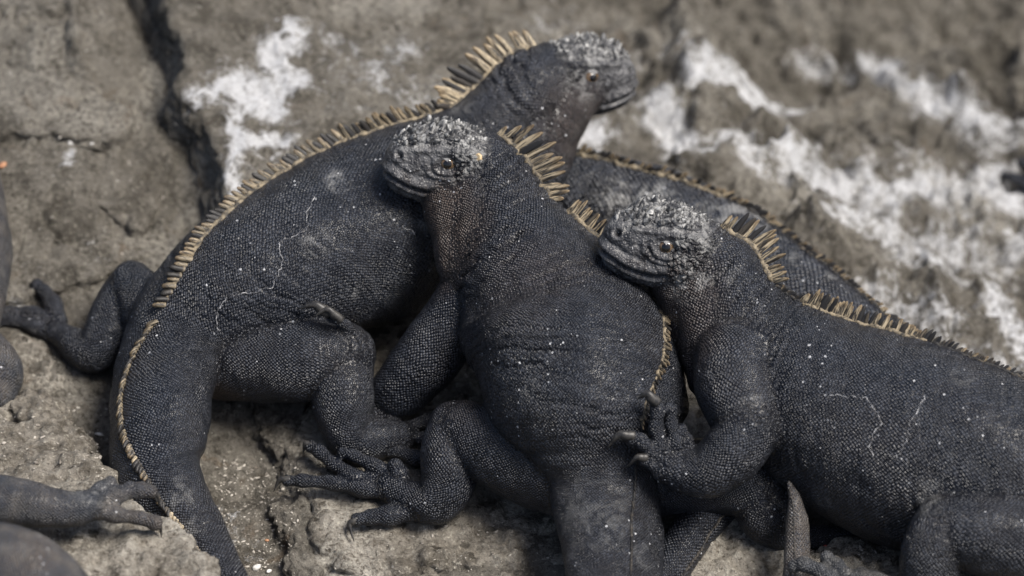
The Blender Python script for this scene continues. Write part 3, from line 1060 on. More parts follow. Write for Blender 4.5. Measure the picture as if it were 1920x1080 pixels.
GUANO = [  # (photo polyline, half width, strength)
    ([(520, 25), (535, 75), (490, 95), (440, 105)], 30, 1.0), ([(500, 110), (455, 135), (505, 145)], 26, .95), ([(430, 110), (395, 140), (372, 155)], 15, .8), ([(440, 165), (430, 215), (445, 240), (500, 215), (540, 205)], 15, .75),
    ([(440, 240), (430, 300), (440, 350)], 15, .75), ([(470, 300), (560, 280)], 70, .28), ([(620, 40), (640, 90)], 60, .3), ([(790, 140), (830, 180)], 40, .4),
    ([(760, 60), (700, 110)], 30, .4), ([(1230, 200), (1250, 260), (1290, 300)], 34, .85), ([(1320, 140), (1380, 150), (1420, 190), (1480, 200)], 34, .85), ([(1380, 270), (1420, 300)], 32, .75),
    ([(1510, 130), (1530, 90), (1590, 95)], 26, .6), ([(1650, 140), (1740, 190), (1830, 215), (1930, 230)], 32, .8), ([(1480, 300), (1570, 330), (1650, 350)], 50, .75),
    ([(1640, 360), (1760, 350), (1860, 350), (1920, 380)], 60, .75), ([(1580, 400), (1680, 440), (1760, 470)], 60, .65), ([(1780, 470), (1900, 490)], 70, .6), ([(1640, 560), (1760, 600)], 50, .6),
    ([(1860, 540), (1910, 640)], 26, .8), ([(1780, 640), (1920, 690)], 30, .5), ([(1000, 60), (1060, 30)], 40, .35), ([(1200, 90), (1280, 80)], 40, .4), ([(1130, 250), (1100, 285)], 30, .7),
    ([(620, 960), (700, 1010)], 60, .25), ([(430, 960), (460, 1060)], 22, .35), ([(40, 520), (60, 580)], 40, .25), ([(180, 480), (210, 490)], 20, .35), ([(130, 270), (120, 290)], 8, .7),
]

def idw(xy):
    w = 0
    hs = 0
    for p, h in zip(CP, CH):
        d2 = (xy[:, 0] - p[0]) ** 2 + (xy[:, 1] - p[1]) ** 2
        k = 1.0 / (d2 + 90.0 ** 2) ** 1.6
        w = w + k
        hs = hs + k * h
    return hs / w

def ground_h(xy):
    p3 = np.column_stack([xy, np.zeros(len(xy))])
    h = idw(xy)
    wx = xy + np.column_stack([fbm(p3, 80, 5, 41), fbm(p3, 80, 5, 51)]) * 15
    for (pl, gain, side, reach, crack, soft) in LEDGES:
        ln = PA(pl)[:, :2]
        dist, sg = poly_sd(wx, ln)
        sd = dist * sg * side
        far = np.exp(-np.maximum(sd, 0) / reach)
        endf = sstep(-10, 60, ((wx - ln[0]) @ (ln[1] - ln[0])) / np.linalg.norm(ln[1] - ln[0])) * sstep(-10, 60, ((wx - ln[-1]) @ (ln[-2] - ln[-1])) / np.linalg.norm(ln[-2] - ln[-1]))
        endf = np.where(dist < 300, endf, 1) * sstep(700, 300, dist)
        h = h + gain * sstep(-soft, soft, sd) * far * endf
        h = h - crack * np.exp(-((sd + soft * 1.3) / (soft * 1.6)) ** 2) * endf
    n1 = ridged(p3, 230, 5, 61)
    n2 = fbm(p3, 70, 5, 71, .55)
    rightness = sstep(100, 600, xy[:, 0] + 0.35 * xy[:, 1])
    back = sstep(-150, 150, xy[:, 1])
    h = h + n1 * (4 + 34 * rightness * back) + n2 * (5 + 17 * rightness * back)
    # splitting layers: broken plates with sharp lips
    tt = fbm(p3, 210, 5, 81, .55) * 2.1 + p3[:, 1] * .0011 - p3[:, 0] * .0008
    fr_ = tt - np.floor(tt)
    h = h + (15 + 12 * rightness) * (np.floor(tt) * .55 + sstep(.45, .55, fr_) * .55) * (.35 + .65 * back)
    h = h - 7 * np.exp(-((fr_ - .42) / .04) ** 2)
    # cracks
    wf1, wf2 = worley(p3 + 14 * np.column_stack([n2, n1, 0 * n1]), 165, 17)
    h = h - 13 * np.exp(-((wf2 - wf1) / .035) ** 2) * sstep(-.2, .5, fbm(p3, 300, 2, 19))
    h = h + 2.0 * fbm(p3, 22, 4, 91, .62)
    return h

def axis(lo, hi, step, far):
    a = list(np.arange(lo, hi + step, step))
    st, x, y = step, hi, lo
    right, left = [], []
    while x < far:
        st *= 1.35
        x += st
        right.append(x)
    st = step
    while y > -far:
        st *= 1.35
        y -= st
        left.append(y)
    return np.array(left[::-1] + a + right)

gx = axis(-1090, 1110, 5.5, 150000)
gy = axis(-900, 1330, 5.5, 150000)
XX, YY = np.meshgrid(gx, gy)
xy = np.column_stack([XX.ravel(), YY.ravel()])
inn = (np.abs(xy[:, 0]) < 2600) & (np.abs(xy[:, 1]) < 2800)
gh = np.zeros(len(xy))
gh[inn] = ground_h(xy[inn])
edge = sstep(2600, 1500, np.maximum(np.abs(xy[:, 0]), np.abs(xy[:, 1])))
p3o = np.column_stack([xy, np.zeros(len(xy))])
gh = gh * edge + (1 - edge) * (-120 + 60 * fbm(p3o, 900, 3, 5))
nxg, nyg = len(gx), len(gy)
ii = (np.arange(nyg - 1)[:, None] * nxg + np.arange(nxg - 1)[None, :]).ravel()
GF = np.column_stack([ii, ii + 1, ii + nxg + 1, ii + nxg])
GV = np.column_stack([xy, gh])
ch_ = lambda px, py: float(idw(P(px, py, 0)[None, :2])[0])
GL = []
for (pl, hw, st) in GUANO:
    ln = []
    for (a, b) in pl:
        h0 = ch_(a, b)
        for _ in range(2):
            h0 = float(ground_h(P(a, b, h0)[None, :2])[0])
        ln.append((a, b, h0))
    GL.append((ln, hw, st))
def guano_mask(p, lift=0.0):
    w = p[:, :2] + np.column_stack([fbm(p * np.array([1, 1, 0]), 40, 4, 141), fbm(p * np.array([1, 1, 0]), 40, 4, 151)]) * 10
    out = np.zeros(len(p))
    for (ln, hw, st) in GL:
        l2 = np.array([P(a, b, h0 + lift)[:2] for (a, b, h0) in ln])
        dist, sg = poly_sd(w, l2)
        out = np.maximum(out, min(1.0, st * 1.12) * np.exp(-(dist / (hw * 1.7)) ** 2))
    return out
gm = guano_mask(GV)
gme = new_mesh("lava_ground", GV * S, GF)
set_attr(gme, "guano", gm, 'FLOAT')
ground = link("lava_ground", gme, M['ground'])
ground['kind'] = 'structure'
def gnd(px, py):
    h0 = 0.0
    for _ in range(6):
        h0 = float(ground_h(P(px, py, h0)[None, :2])[0])
    return h0

# ---------------------------------------------------------------- loose and outcropping rocks
def rock(label, top, bottom_h, spread, dome=12, voxel=4.5, amp=9, seed=0, smooth=9, lam=90, mat='rock', name='rock', shift=(0, 0), lift=None, facet=1.1):
    if lift is not None:                     # plate lying on the ground: top rides lift above it
        tp = []
        for q_ in top:
            h0 = 0.0
            for _ in range(6):
                h0 = float(idw(P(q_[0], q_[1], h0)[None, :2])[0]) + lift
            tp.append((q_[0], q_[1], h0))
        top = tp
    t = PA(top)
    c = t.mean(0)
    n = len(t)
    # densify the outline
    u = np.linspace(0, n, n * 4, endpoint=False)
    tt = catmull(np.vstack([t, t[:3]]), u)
    lo = c + (tt - c) * np.array([spread, spread, 0]) + np.array([shift[0], shift[1], 0])
    lo[:, 2] = bottom_h
    k = len(tt)
    mid = c + (tt - c) * .55
    mid[:, 2] += dome
    cc = c + np.array([0, 0, dome * 1.25])
    V = np.vstack([lo, tt, mid, cc[None]])
    F = []
    for i in range(k):
        j = (i + 1) % k
        F.append((i, j, k + j, k + i))
        F.append((k + i, k + j, 2 * k + j, 2 * k + i))
        F.append((2 * k + i, 2 * k + j, 3 * k))
    F.append(tuple(range(k))[::-1])
    co, q = remesh(V, F, voxel * 1.1, smooth)
    nor = vnormals(co, q)
    d = amp * .9 * ridged(co, lam, 4, seed) + amp * 1.3 * fbm(co, lam * .42, 5, seed + 7, .6)
    wf1, wf2 = worley(co + 10 * np.column_stack([noise3(co / 40, 1), noise3(co / 40, 2), noise3(co / 40, 3)]), lam * 1.3, seed + 5)
    d = d - 9 * np.exp(-((wf2 - wf1) / .05) ** 2) * sstep(-.3, .4, fbm(co, 160, 2, seed + 2))
    lay = (co @ np.array([.25, .1, 1.0])) / 22.0 + .6 * fbm(co, 130, 3, seed + 3)
    sidew = 1 - np.clip(nor[:, 2], 0, 1)
    d = d - 6 * sidew * (1 - np.abs(np.sin(math.pi * lay))) ** 3
    if facet > .6:
        cf1, cf2 = worley(co + 5 * noise3(co / 25, 9)[:, None], lam * .5, seed + 8)
        d = d + amp * facet * (.55 - cf1)
    co = co + nor * d[:, None]
    co = lap(co, q, 1)
    nor = vnormals(co, q)
    co = co + nor * (1.8 * fbm(co, 14, 3, seed + 11, .6))[:, None]
    org = c.copy()
    org[2] = bottom_h
    me = new_mesh(name, (co - org) * S, q)
    if lift is not None:
        set_attr(me, "guano", guano_mask(co, lift), 'FLOAT')
    ob = link(name, me, M[mat], None, Vector(org * S))
    ob['label'] = label
    ob['category'] = 'rock'
    return ob

rock("broad grey slab streaked with white droppings at upper left", [(285, -90), (312, 5), (352, 92), (332, 146), (352, 185), (376, 215), (404, 268), (418, 312), (436, 378), (500, 440), (640, 400), (800, 260), (900, 120), (880, -90), (560, -140)],
     10, 1.0, 4, 5.0, 6, 103, smooth=2, lam=120, mat='ground', lift=105, facet=.5, shift=(-52, -18))
rock("thin flat rock plate with a broken edge in the top left corner", [(-90, -90), (112, -80), (142, 50), (152, 104), (180, 158), (212, 188), (256, 214), (208, 262), (100, 250), (-90, 215)], 20, 1.0, 2, 5.0, 4, 113, smooth=2, lam=100, mat='ground', lift=40, facet=.5, shift=(10, -12))
rock("cracked flat rock plate left of the raised slab", [(82, 330), (112, 306), (180, 300), (268, 330), (300, 372), (262, 430), (205, 396), (162, 368), (108, 350)], 0, 1.0, 2, 4.5, 4, 123, smooth=2, lam=80, mat='ground', lift=26, facet=.5, shift=(-6, -10))
rock("low rock plate above the far hind foot", [(-60, 410), (58, 398), (98, 436), (150, 470), (206, 452), (262, 470), (232, 500), (120, 540), (-60, 560)], 0, .98, 2, 4.5, 4, 133, smooth=2, lam=80, mat='ground', lift=14, facet=.5)
rock("big pale brown boulder under the blurred foot in the lower left", [(-140, 735, 20), (-40, 738, 22), (55, 738, 26), (100, 775, 40), (128, 790, 48), (180, 842, 76), (212, 895, 105), (262, 945, 138), (330, 985, 165), (372, 1030, 180),
      (420, 1110, 205), (430, 1260, 235), (100, 1300, 260), (-150, 1280, 270)], -60, 1.05, 14, 5.0, 9, 3, smooth=4)
rock("wide pale rock under the spread hind foot of the middle iguana", [(600, 690, 0), (575, 770, 0), (548, 830, 2), (566, 885, 4), (596, 945, 4), (594, 1010, 2), (640, 1050, 0), (740, 1058, -2), (900, 1050, -4), (1060, 1046, -6),
      (1090, 960, 0), (1060, 840, 0), (900, 700, 0), (760, 680, 0)], -75, 1.13, 4, 5.0, 7, 13, smooth=4, shift=(-16, -10))
rock("flaky dark rock shards beside the thick tail of the left iguana", [(470, 745, -8), (500, 730, -6), (560, 745, -4), (570, 800, -8), (530, 850, -14), (505, 835, -16), (480, 795, -14)], -70, 1.15, 3, 3.5, 5, 23, smooth=1, lam=40, mat='ground', facet=.8)
rock("narrow crumbling rock in the gully below the stretched toe", [(508, 945, -22), (545, 925, -14), (580, 950, -10), (592, 1030, -14), (600, 1120, -16), (545, 1120, -22), (535, 1030, -24)], -75, 1.15, 3, 3.5, 5, 29, smooth=1, lam=40, mat='ground', facet=.8)
rock("brown rock along the bottom edge below the hind foot", [(560, 1075, -34), (680, 1066, -30), (860, 1068, -30), (1070, 1062, -30), (1090, 1300, -20), (560, 1300, -20)], -90, 1.05, 5, 5.0, 8, 33, smooth=4)
rock("low flat stone beside the far hind foot at left", [(20, 648, 18), (62, 632, 18), (118, 668, 12), (152, 694, 8), (148, 722, 2), (70, 728, 6), (12, 702, 14)], -30, 1.1, 4, 4.0, 6, 43, smooth=5, lam=60)
rock("grey wrinkled rock between the tails at bottom right", [(1222, 1050, 8), (1262, 1000, 14), (1330, 962, 18), (1400, 984, 16), (1462, 1018, 14), (1490, 1090, 12), (1480, 1250, 10), (1220, 1250, 8)], -60, 1.08, 8, 4.5, 9, 53, smooth=4, lam=70)
rock("rubbly rock under the toes at bottom right", [(1505, 1040, 20), (1570, 1008, 14), (1690, 1004, 16), (1800, 1050, 50), (1900, 1100, 80), (1900, 1300, 90), (1500, 1300, 70)], -60, 1.08, 5, 5.0, 9, 63, smooth=4, lam=50)
rock("small knobbly stone against the left edge boulder", [(20, 740, 34), (48, 728, 34), (112, 748, 44), (128, 772, 50), (112, 800, 60), (60, 790, 60), (20, 765, 46)], 5, 1.1, 10, 4.0, 6, 73, smooth=5, lam=40)
rock("broad rock slab under the middle iguana's shoulder", [(760, 740, 2), (800, 690, 4), (870, 640, 6), (930, 640, 6), (930, 780, 4), (840, 800, 2)], -50, 1.1, 6, 4.5, 8, 83, smooth=6, lam=60)

# ---------------------------------------------------------------- the iguanas
hd = lambda py, D: (D - (py - 540)) / 1.414      # height of a point seen at row py that lies D nearer than the middle plane
# A: the large one at left, seen from its right flank, head raised at the top
A_main = loft([(480, 1200, 60, 455, 1185, 36, 36), (410, 1060, 65, 381, 1047, 40, 40), (378, 1000, 70, 350, 996, 46, 46), (330, 942, 76, 305, 940, 70, 64), (300, 895, 82, 277, 892, 86, 78),
               (296, 850, 86, 254, 848, 96, 88), (299, 800, 92, 234, 797, 102, 95), (306, 740, 98, 232, 738, 106, 100), (326, 675, 106, 255, 666, 112, 108), (372, 612, 118, 300, 596, 124, 120),
               (440, 566, 136, 350, 507, 150, 148), (530, 515, 155, 415, 418, 172, 172), (640, 460, 166, 532, 326, 180, 178), (740, 405, 176, 657, 264, 176, 174), (820, 345, 192, 757, 230, 148, 148),
               (885, 285, 215, 842, 203, 112, 110), (945, 230, 248, 886, 165, 92, 98), (996, 190, 276, 946, 108, 76, 100), (1038, 155, 298, 1006, 84, 62, 78)], 7.2, kind='main')
A_head = head_frame((1024, 140, 306), (.90, -.05, -.36), (.06, .96, .26), 178)
A_lofts = [A_main,
    loft([(472, 1185, 61, 35), (560, 1350, 42, 27), (640, 1520, 26, 16), (700, 1700, 12, 4)], 7.2),        # rest of the tail
    loft([(1092, 165, 282, 50), (1056, 196, 266, 62), (1024, 242, 240, 68), (996, 305, 196, 74), (940, 380, 150, 78)], 6.0, kind='neck'),
    loft([(1040, 165, 284, 62), (1000, 225, 246, 82), (968, 295, 200, 92), (930, 360, 164, 94)], 6.2, kind='neck'),            # throat
    loft([(340, 625, 100, 70), (295, 600, 108, 62), (262, 555, 118, 52), (246, 532, 120, 44)], 6.5),                                  # far hind thigh
    loft([(240, 540, 112, 42), (214, 592, 88, 46), (192, 645, 62, 44), (172, 662, 50, 38), (132, 640, 42, 30), (106, 622, 38, 24)], 6.5),
    loft([(420, 655, 95, 92), (500, 668, 112, 84), (585, 672, 128, 76), (650, 664, 134, 60)], 6.5),                                   # near hind thigh
    loft([(640, 668, 128, 58), (644, 735, 100, 58), (650, 790, 66, 54), (672, 824, 44, 46), (722, 822, 40, 38), (752, 818, 38, 30)], 6.3),
    toe([(112, 602, 40), (98, 570, 42), (82, 545, 48), (70, 536, 46)], r0=17, r1=14),
    toe([(112, 610, 40), (60, 588, 38), (15, 586, 36), (-20, 595, 34)], r0=16, r1=13),
    toe([(108, 632, 36), (62, 612, 34), (20, 600, 34), (-20, 606, 30)], r0=18, r1=13),
    toe([(730, 800, 40), (735, 782, 52), (728, 768, 52)], r0=20, r1=14),
    toe([(756, 806, 40), (805, 786, 38), (850, 776, 34)], r0=17, r1=12),
    toe([(760, 822, 38), (812, 820, 36), (865, 816, 30)], r0=17, r1=12),
    toe([(725, 840, 36), (778, 858, 34), (840, 868, 30)], r0=18, r1=13),
    toe([(672, 634, hd(634, 340)), (648, 610, hd(610, 356)), (622, 596, hd(596, 366))], r0=14, r1=11),
]
A_claws = [claw_pts((618, 588, hd(588, 378)), (588, 571, hd(571, 386)), (558, 580, hd(580, 382)), 13), claw_pts((640, 600, hd(600, 384)), (612, 580, hd(580, 394)), (586, 596, hd(596, 388)), 10),
           claw_pts((72, 536, 46), (56, 536, 40), (48, 556, 28), 9)]
A_crests = [
    dict(u=(15.0, 17.9), gap=11.5, len=([0, .15, .5, .85, 1], [36, 62, 70, 56, 32]), w=16, lean=(26, 0), roll=0, dark=.18, ridge=6),
    dict(u=(13.0, 14.9), gap=10, len=([0, .5, 1], [38, 40, 32]), w=12, blade=1, lean=(8, 14), dark=.5, ridge=6),
    dict(u=(10.3, 13.0), gap=8.5, len=([0, .5, 1], [27, 32, 34]), w=12, lean=(22, 12), roll=8, dark=.5, ridge=5.5, blade=1),
    dict(u=(9.3, 10.2), gap=9, len=([0, 1], [20, 27]), w=13, th=1.2, lean=(34, 26), roll=22, dark=.25, ridge=5, blade=1),
    dict(u=(5.5, 9.0), gap=7.5, len=([0, 1], [13, 16]), w=8, th=2.9, lean=(58, 54), roll=22, dark=.35, ridge=0, blade=1, gone=.08),
    dict(u=(1.0, 5.4), gap=9, len=([0, 1], [10, 14]), w=11, th=1.3, lean=(50, 48), roll=40, dark=.7, ridge=2.5, rmat='crest_dark'),
]
A_root, A_bvh, _ = build_iguana("largest iguana at left, head raised highest and looking right, thick tail curving to the bottom", A_lofts, (400, 650, 0), A_head, A_claws, A_crests, folds=[(14.3, 18.2, 9.0, 25, .25), (5, 9, 1.2, 16, 0), (9.5, 11, 3, 30, .5)],
    browns=[(1085, 232, 270, 120, .45), (420, 745, 60, 60, .8)], crusts=[(1095, 150, 330, 60, .35)], tail_sign=-1, seed=1,
    flakes=[[(590, 368), (575, 400), (578, 428), (545, 445), (525, 455), (530, 500), (510, 540), (470, 550), (430, 552)], [(428, 552), (405, 590), (412, 625)], [(640, 470), (648, 482)], [(752, 425), (772, 432), (782, 447)]])

# B: the middle one, chin on the back of A
B_main = loft([(895, 316, 370, 926, 250, 52, 76), (916, 354, 352, 979, 287, 66, 95), (948, 422, 322, 1032, 366, 94, 106), (985, 500, 286, 1096, 427, 132, 142), (1045, 590, 242, 1212, 540, 180, 184),
               (1080, 680, 212, 1238, 650, 198, 196), (1100, 770, 188, 1203, 762, 184, 180), (1115, 850, 148, 1187, 850, 136, 130), (1130, 915, 122, 1184, 915, 106, 100), (1140, 985, 106, 1181, 985, 102, 94),
               (1147, 1080, 92, 1180, 1080, 90, 84), (1150, 1220, 82, 1178, 1220, 78, 72)], 4.9, kind='main')
B_head = head_frame((907, 304, 384), (-1, -.03, .10), (-.02, .95, .30), 182)
B_lofts = [B_main,
    loft([(1150, 1205, 82, 72), (1146, 1380, 60, 54), (1110, 1560, 40, 33), (1060, 1720, 20, 8)], 4.9),    # rest of the tail
    loft([(836, 350, 352, 48), (855, 392, 332, 60), (872, 432, 312, 60), (876, 468, 294, 60), (886, 504, 272, 62), (930, 540, 240, 85)], 4.8, kind='neck'),
    loft([(885, 340, 360, 58), (908, 405, 332, 72), (918, 470, 300, 78), (930, 530, 266, 82)], 4.8, kind='neck'),     # throat
    loft([(935, 520, 262, 82), (898, 550, 238, 70), (850, 605, 196, 63), (798, 672, 140, 62), (752, 728, 84, 54), (722, 760, 48, 42), (700, 790, 34, 36)], 5.6),   # near foreleg
    loft([(1075, 880, 118, 92), (1000, 862, 122, 84), (930, 838, 128, 72), (868, 806, 132, 56)], 4.9),                         # near hind thigh
    loft([(852, 796, 128, 50), (842, 850, 104, 53), (838, 905, 70, 50), (812, 942, 44, 42), (772, 936, 36, 34), (728, 914, 34, 27)], 5.0),
    toe([(775, 957, 32), (730, 967, 28), (692, 970, 27), (668, 974, 28)], r0=22, r1=13),
    toe([(728, 922, 34), (680, 916, 31), (620, 906, 30), (565, 902, 32), (538, 902, 28)], r0=19, r1=11.5),
    toe([(716, 908, 38), (660, 893, 38), (622, 868, 42), (598, 846, 46), (582, 836, 44)], r0=15, r1=10.5),
    toe([(742, 892, 46), (700, 872, 54), (662, 852, 60), (642, 848, 58)], r0=14, r1=10.5),
    toe([(760, 915, 44), (750, 888, 58), (742, 874, 62)], r0=20, r1=14),
    loft([(1180, 880, 110, 90), (1280, 890, 108, 74), (1370, 900, 104, 66), (1432, 922, 96, 58)], 5.0),                        # far hind leg
    loft([(1430, 920, 92, 58), (1440, 965, 66, 56), (1460, 992, 40, 40), (1510, 1005, 26, 24), (1560, 1005, 24, 18), (1620, 1000, 20, 12)], 5.0),
]
B_claws = [claw_pts((670, 972, 32), (655, 984, 26), (664, 1016, 8), 8.5), claw_pts((545, 900, 31), (524, 900, 30), (513, 922, 12), 9), claw_pts((588, 836, 46), (572, 832, 48), (568, 853, 26), 9)]
B_crests = [
    dict(u=(.15, 2.08), gap=8.8, len=([0, .1, .22, .5, .8, 1], [28, 50, 70, 66, 50, 30]), w=14.5, lean=(12, 22), dark=.06, ridge=6),
    dict(u=(2.55, 3.5), gap=7.5, len=([0, .5, 1], [34, 44, 36]), w=10, lean=(-18, -26), dark=.1, ridge=6),
    dict(u=(3.9, 6.3), gap=7, len=([0, .5, 1], [20, 24, 18]), w=9, blade=1, lean=(38, 34), roll=20, dark=.12, ridge=4),
    dict(u=(6.3, 9.9), gap=9, len=([0, 1], [11, 8]), w=8, lean=(60, 60), roll=20, dark=.9, ink=.9, ridge=0),
]
B_root, B_bvh, _ = build_iguana("middle iguana facing left, chin on its neighbour's back, hind toes spread on the pale rock", B_lofts, (1050, 750, 0), B_head, B_claws, B_crests,
    folds=[(.6, 4.4, 9.5, 22, .35), (4.2, 6.7, 5.0, 27, .8)], browns=[(825, 400, 340, 120, .65), (845, 450, 325, 130, .65), (850, 490, 300, 90, .5), (775, 365, 375, 60, .45), (930, 720, 180, 150, .3), (1000, 560, 330, 160, .18)], tail_sign=1, seed=2,
    crusts=[(1110, 960, 190, 110, .12)])
hit = ray_px(B_bvh, 897, 295)
if hit is not None:
    v, f = tube_mesh("t", [hit[0] - hit[1] * 2, hit[0] + hit[1] * 4], [8, 7], 6)
    link("tan_scale", new_mesh("tan_scale", (v - P(1050, 750, 0)) * S, f, False), M['tick'], B_root)

# C: the right-hand one, chin on the back of B, arm over B's hip
C_main = loft([(1312, 480, 390, 1352, 426, 54, 70), (1346, 530, 354, 1403, 461, 70, 92), (1388, 602, 304, 1446, 530, 104, 104), (1450, 695, 238, 1490, 567, 150, 142), (1595, 795, 196, 1600, 612, 178, 186),
               (1750, 845, 196, 1755, 655, 180, 192), (1900, 890, 182, 1905, 714, 175, 180), (2060, 940, 140, 2070, 800, 140, 145), (2250, 1000, 100, 2260, 920, 85, 90)], 5.7, kind='main')
C_head = head_frame((1320, 466, 402), (-1, .07, .06), (.06, .95, .30), 186)
C_lofts = [C_main,
    loft([(2235, 995, 102, 84), (2420, 1050, 70, 54), (2600, 1080, 40, 28), (2760, 1090, 20, 6)], 5.7),    # rest of the tail
    loft([(1240, 492, 376, 46), (1276, 536, 340, 52), (1312, 598, 298, 62), (1365, 680, 250, 86)], 5.2, kind='neck'),
    loft([(1320, 500, 372, 54), (1336, 560, 334, 76), (1360, 625, 290, 90)], 5.2, kind='neck'),
    loft([(1395, 680, hd(680, 560), 92), (1385, 725, hd(725, 600), 78), (1398, 780, hd(780, 632), 66), (1410, 805, hd(805, 640), 58)], 5.4),
    loft([(1408, 798, hd(798, 645), 58), (1372, 850, hd(850, 652), 58), (1322, 884, hd(884, 650), 48), (1280, 882, hd(882, 646), 40), (1258, 876, hd(876, 650), 32)], 5.4),
    toe([(1252, 872, hd(872, 652)), (1225, 850, hd(850, 664)), (1200, 826, hd(826, 676)), (1184, 822, hd(822, 676))], r0=16, r1=11.5),
    toe([(1262, 896, hd(896, 646)), (1240, 885, hd(885, 656)), (1222, 868, hd(868, 666)), (1208, 862, hd(862, 668))], r0=16, r1=11),
    toe([(1258, 862, hd(862, 650)), (1238, 836, hd(836, 662)), (1230, 800, hd(800, 672)), (1233, 768, hd(768, 678)), (1228, 752, hd(752, 680))], r0=15, r1=11.5),
    toe([(1275, 858, hd(858, 642)), (1266, 830, hd(830, 652)), (1258, 795, hd(795, 658)), (1256, 768, hd(768, 660))], r0=14, r1=11),
    toe([(1292, 855, hd(855, 634)), (1288, 825, hd(825, 640)), (1278, 805, hd(805, 645))], r0=14, r1=11),
    loft([(2000, 1010, hd(1010, 700), 105), (1900, 1005, hd(1005, 740), 88), (1820, 995, hd(995, 765), 72), (1764, 982, hd(982, 770), 52)], 5.6),
    loft([(1766, 984, hd(984, 772), 52), (1750, 1020, hd(1020, 776), 56), (1742, 1085, hd(1085, 760), 52), (1732, 1130, hd(1130, 745), 46), (1670, 1150, hd(1150, 740), 36)], 5.4),
]
C_claws = [claw_pts((1188, 818, hd(818, 682)), (1160, 816, hd(816, 688)), (1137, 842, hd(842, 676)), 12), claw_pts((1212, 858, hd(858, 674)), (1194, 858, hd(858, 680)), (1175, 876, hd(876, 668)), 9.5),
           claw_pts((1232, 756, hd(756, 684)), (1212, 738, hd(738, 692)), (1193, 750, hd(750, 684)), 12)]
C_crests = [
    dict(u=(.05, 2.0), gap=9.5, len=([0, .15, .6, 1], [28, 50, 54, 30]), w=11, lean=(-4, 22), dark=.12, ridge=6.5),
    dict(u=(2.1, 3.1), gap=7, len=([0, 1], [8, 16]), w=7, lean=(10, 20), dark=.95, ink=.8, ridge=4, rmat='crest_dark'),
    dict(u=(3.1, 4.9), gap=8.5, len=([0, .12, .5, .8, 1], [24, 40, 34, 26, 24]), w=11, lean=(12, 25), dark=.38, ridge=5),
    dict(u=(4.9, 6.6), gap=7, len=([0, 1], [19, 11]), w=8, lean=(25, 45), dark=.92, ink=.8, ridge=4, rmat='crest_dark'),
]
C_root, C_bvh, _ = build_iguana("right-hand iguana facing left, chin on the middle one's back, one arm clutching its hip", C_lofts, (1650, 900, 0), C_head, C_claws, C_crests,
    folds=[(.6, 3.4, 9.0, 24, .35), (3.6, 5.0, 2.0, 40, .6), (5.0, 6.2, 4.0, 34, .9)], browns=[(1262, 565, 370, 130, .42), (1230, 530, 385, 90, .4), (1300, 640, 330, 100, .35)], crusts=[(1370, 640, 330, 60, .35), (1290, 520, 400, 60, .5), (1915, 985, 200, 40, .7)], tail_sign=1, seed=3,
    flakes=[[(1555, 742), (1570, 742), (1600, 744), (1625, 748), (1640, 768), (1652, 790), (1638, 815), (1630, 840), (1640, 860)], [(1735, 742), (1722, 765), (1708, 790), (1705, 815), (1690, 845), (1678, 862), (1665, 850), (1650, 858)],
            [(1405, 612), (1396, 624)]])

# D: dark back of the one lying behind
D_main = loft([(985, 360, 40, 1000, 290, 80, 85), (1060, 365, 40, 1075, 288, 92, 92), (1180, 395, 36, 1200, 318, 98, 96), (1300, 440, 30, 1335, 360, 98, 98), (1410, 505, 20, 1445, 420, 96, 96), (1520, 590, 10, 1555, 505, 92, 94),
               (1630, 670, 0, 1668, 592, 80, 88), (1740, 735, -20, 1770, 675, 62, 68), (1860, 800, -30, 1880, 760, 44, 46)], 11, kind='main')
D_crests = [dict(u=(.6, 3.2), gap=9, len=([0, 1], [26, 22]), w=11, lean=(10, 25), dark=.7, ridge=6, gone=.25), dict(u=(3.2, 6.8), gap=8, len=([0, 1], [22, 15]), w=10, lean=(30, 40), dark=.85, ridge=5, rmat='crest_dark')]
build_iguana("dark blurred back with a low crest lying behind the other iguanas", [D_main], (1300, 500, -70), None, (), D_crests, mat='skin', voxel=4.5, tail_sign=1, seed=4, folds=[(.5, 3.5, 7, 32, .4), (3.5, 7, 4, 40, .3)],
             crusts=[(1150, 370, 120, 60, .5), (1230, 380, 120, 60, .5), (1380, 420, 100, 90, .35)])

# E: toes reaching in at the right edge
eh = gnd(1900, 330)
E_l = [loft([(2200, 440, eh + 40, 60), (2060, 390, eh + 34, 40), (1985, 365, eh + 26, 28)], 7),
       toe([(1985, 362, eh + 26), (1935, 348, eh + 22), (1900, 334, eh + 24), (1884, 330, eh + 18)], r0=20, r1=12), toe([(1990, 352, eh + 28), (1950, 325, eh + 26), (1915, 304, eh + 28)], r0=18, r1=12)]
build_iguana("dark blurred toes reaching in at the right edge of the rock", E_l, (2000, 370, eh), None, [claw_pts((1886, 330, eh + 18), (1878, 334, eh + 14), (1876, 342, eh + 4), 8)], (), mat='skin', voxel=4.5, seed=5, group='iguanas cut off by the picture edge')

# F: flank and knee of one at the left edge
F_l = [loft([(-75, 250, 150, 40), (-62, 350, 135, 66), (-70, 460, 120, 92), (-75, 560, 105, 84), (-90, 650, 90, 75)], 6.5),
       loft([(-110, 600, 90, 66), (-60, 660, 74, 66), (-22, 700, 56, 66), (-18, 740, 44, 50)], 5.5)]
build_iguana("scaly flank and grey knee of an iguana cut off by the left edge", F_l, (-70, 560, 20), None, (), (), mat='skin_soft', voxel=3.5, seed=6, group='iguanas cut off by the picture edge')

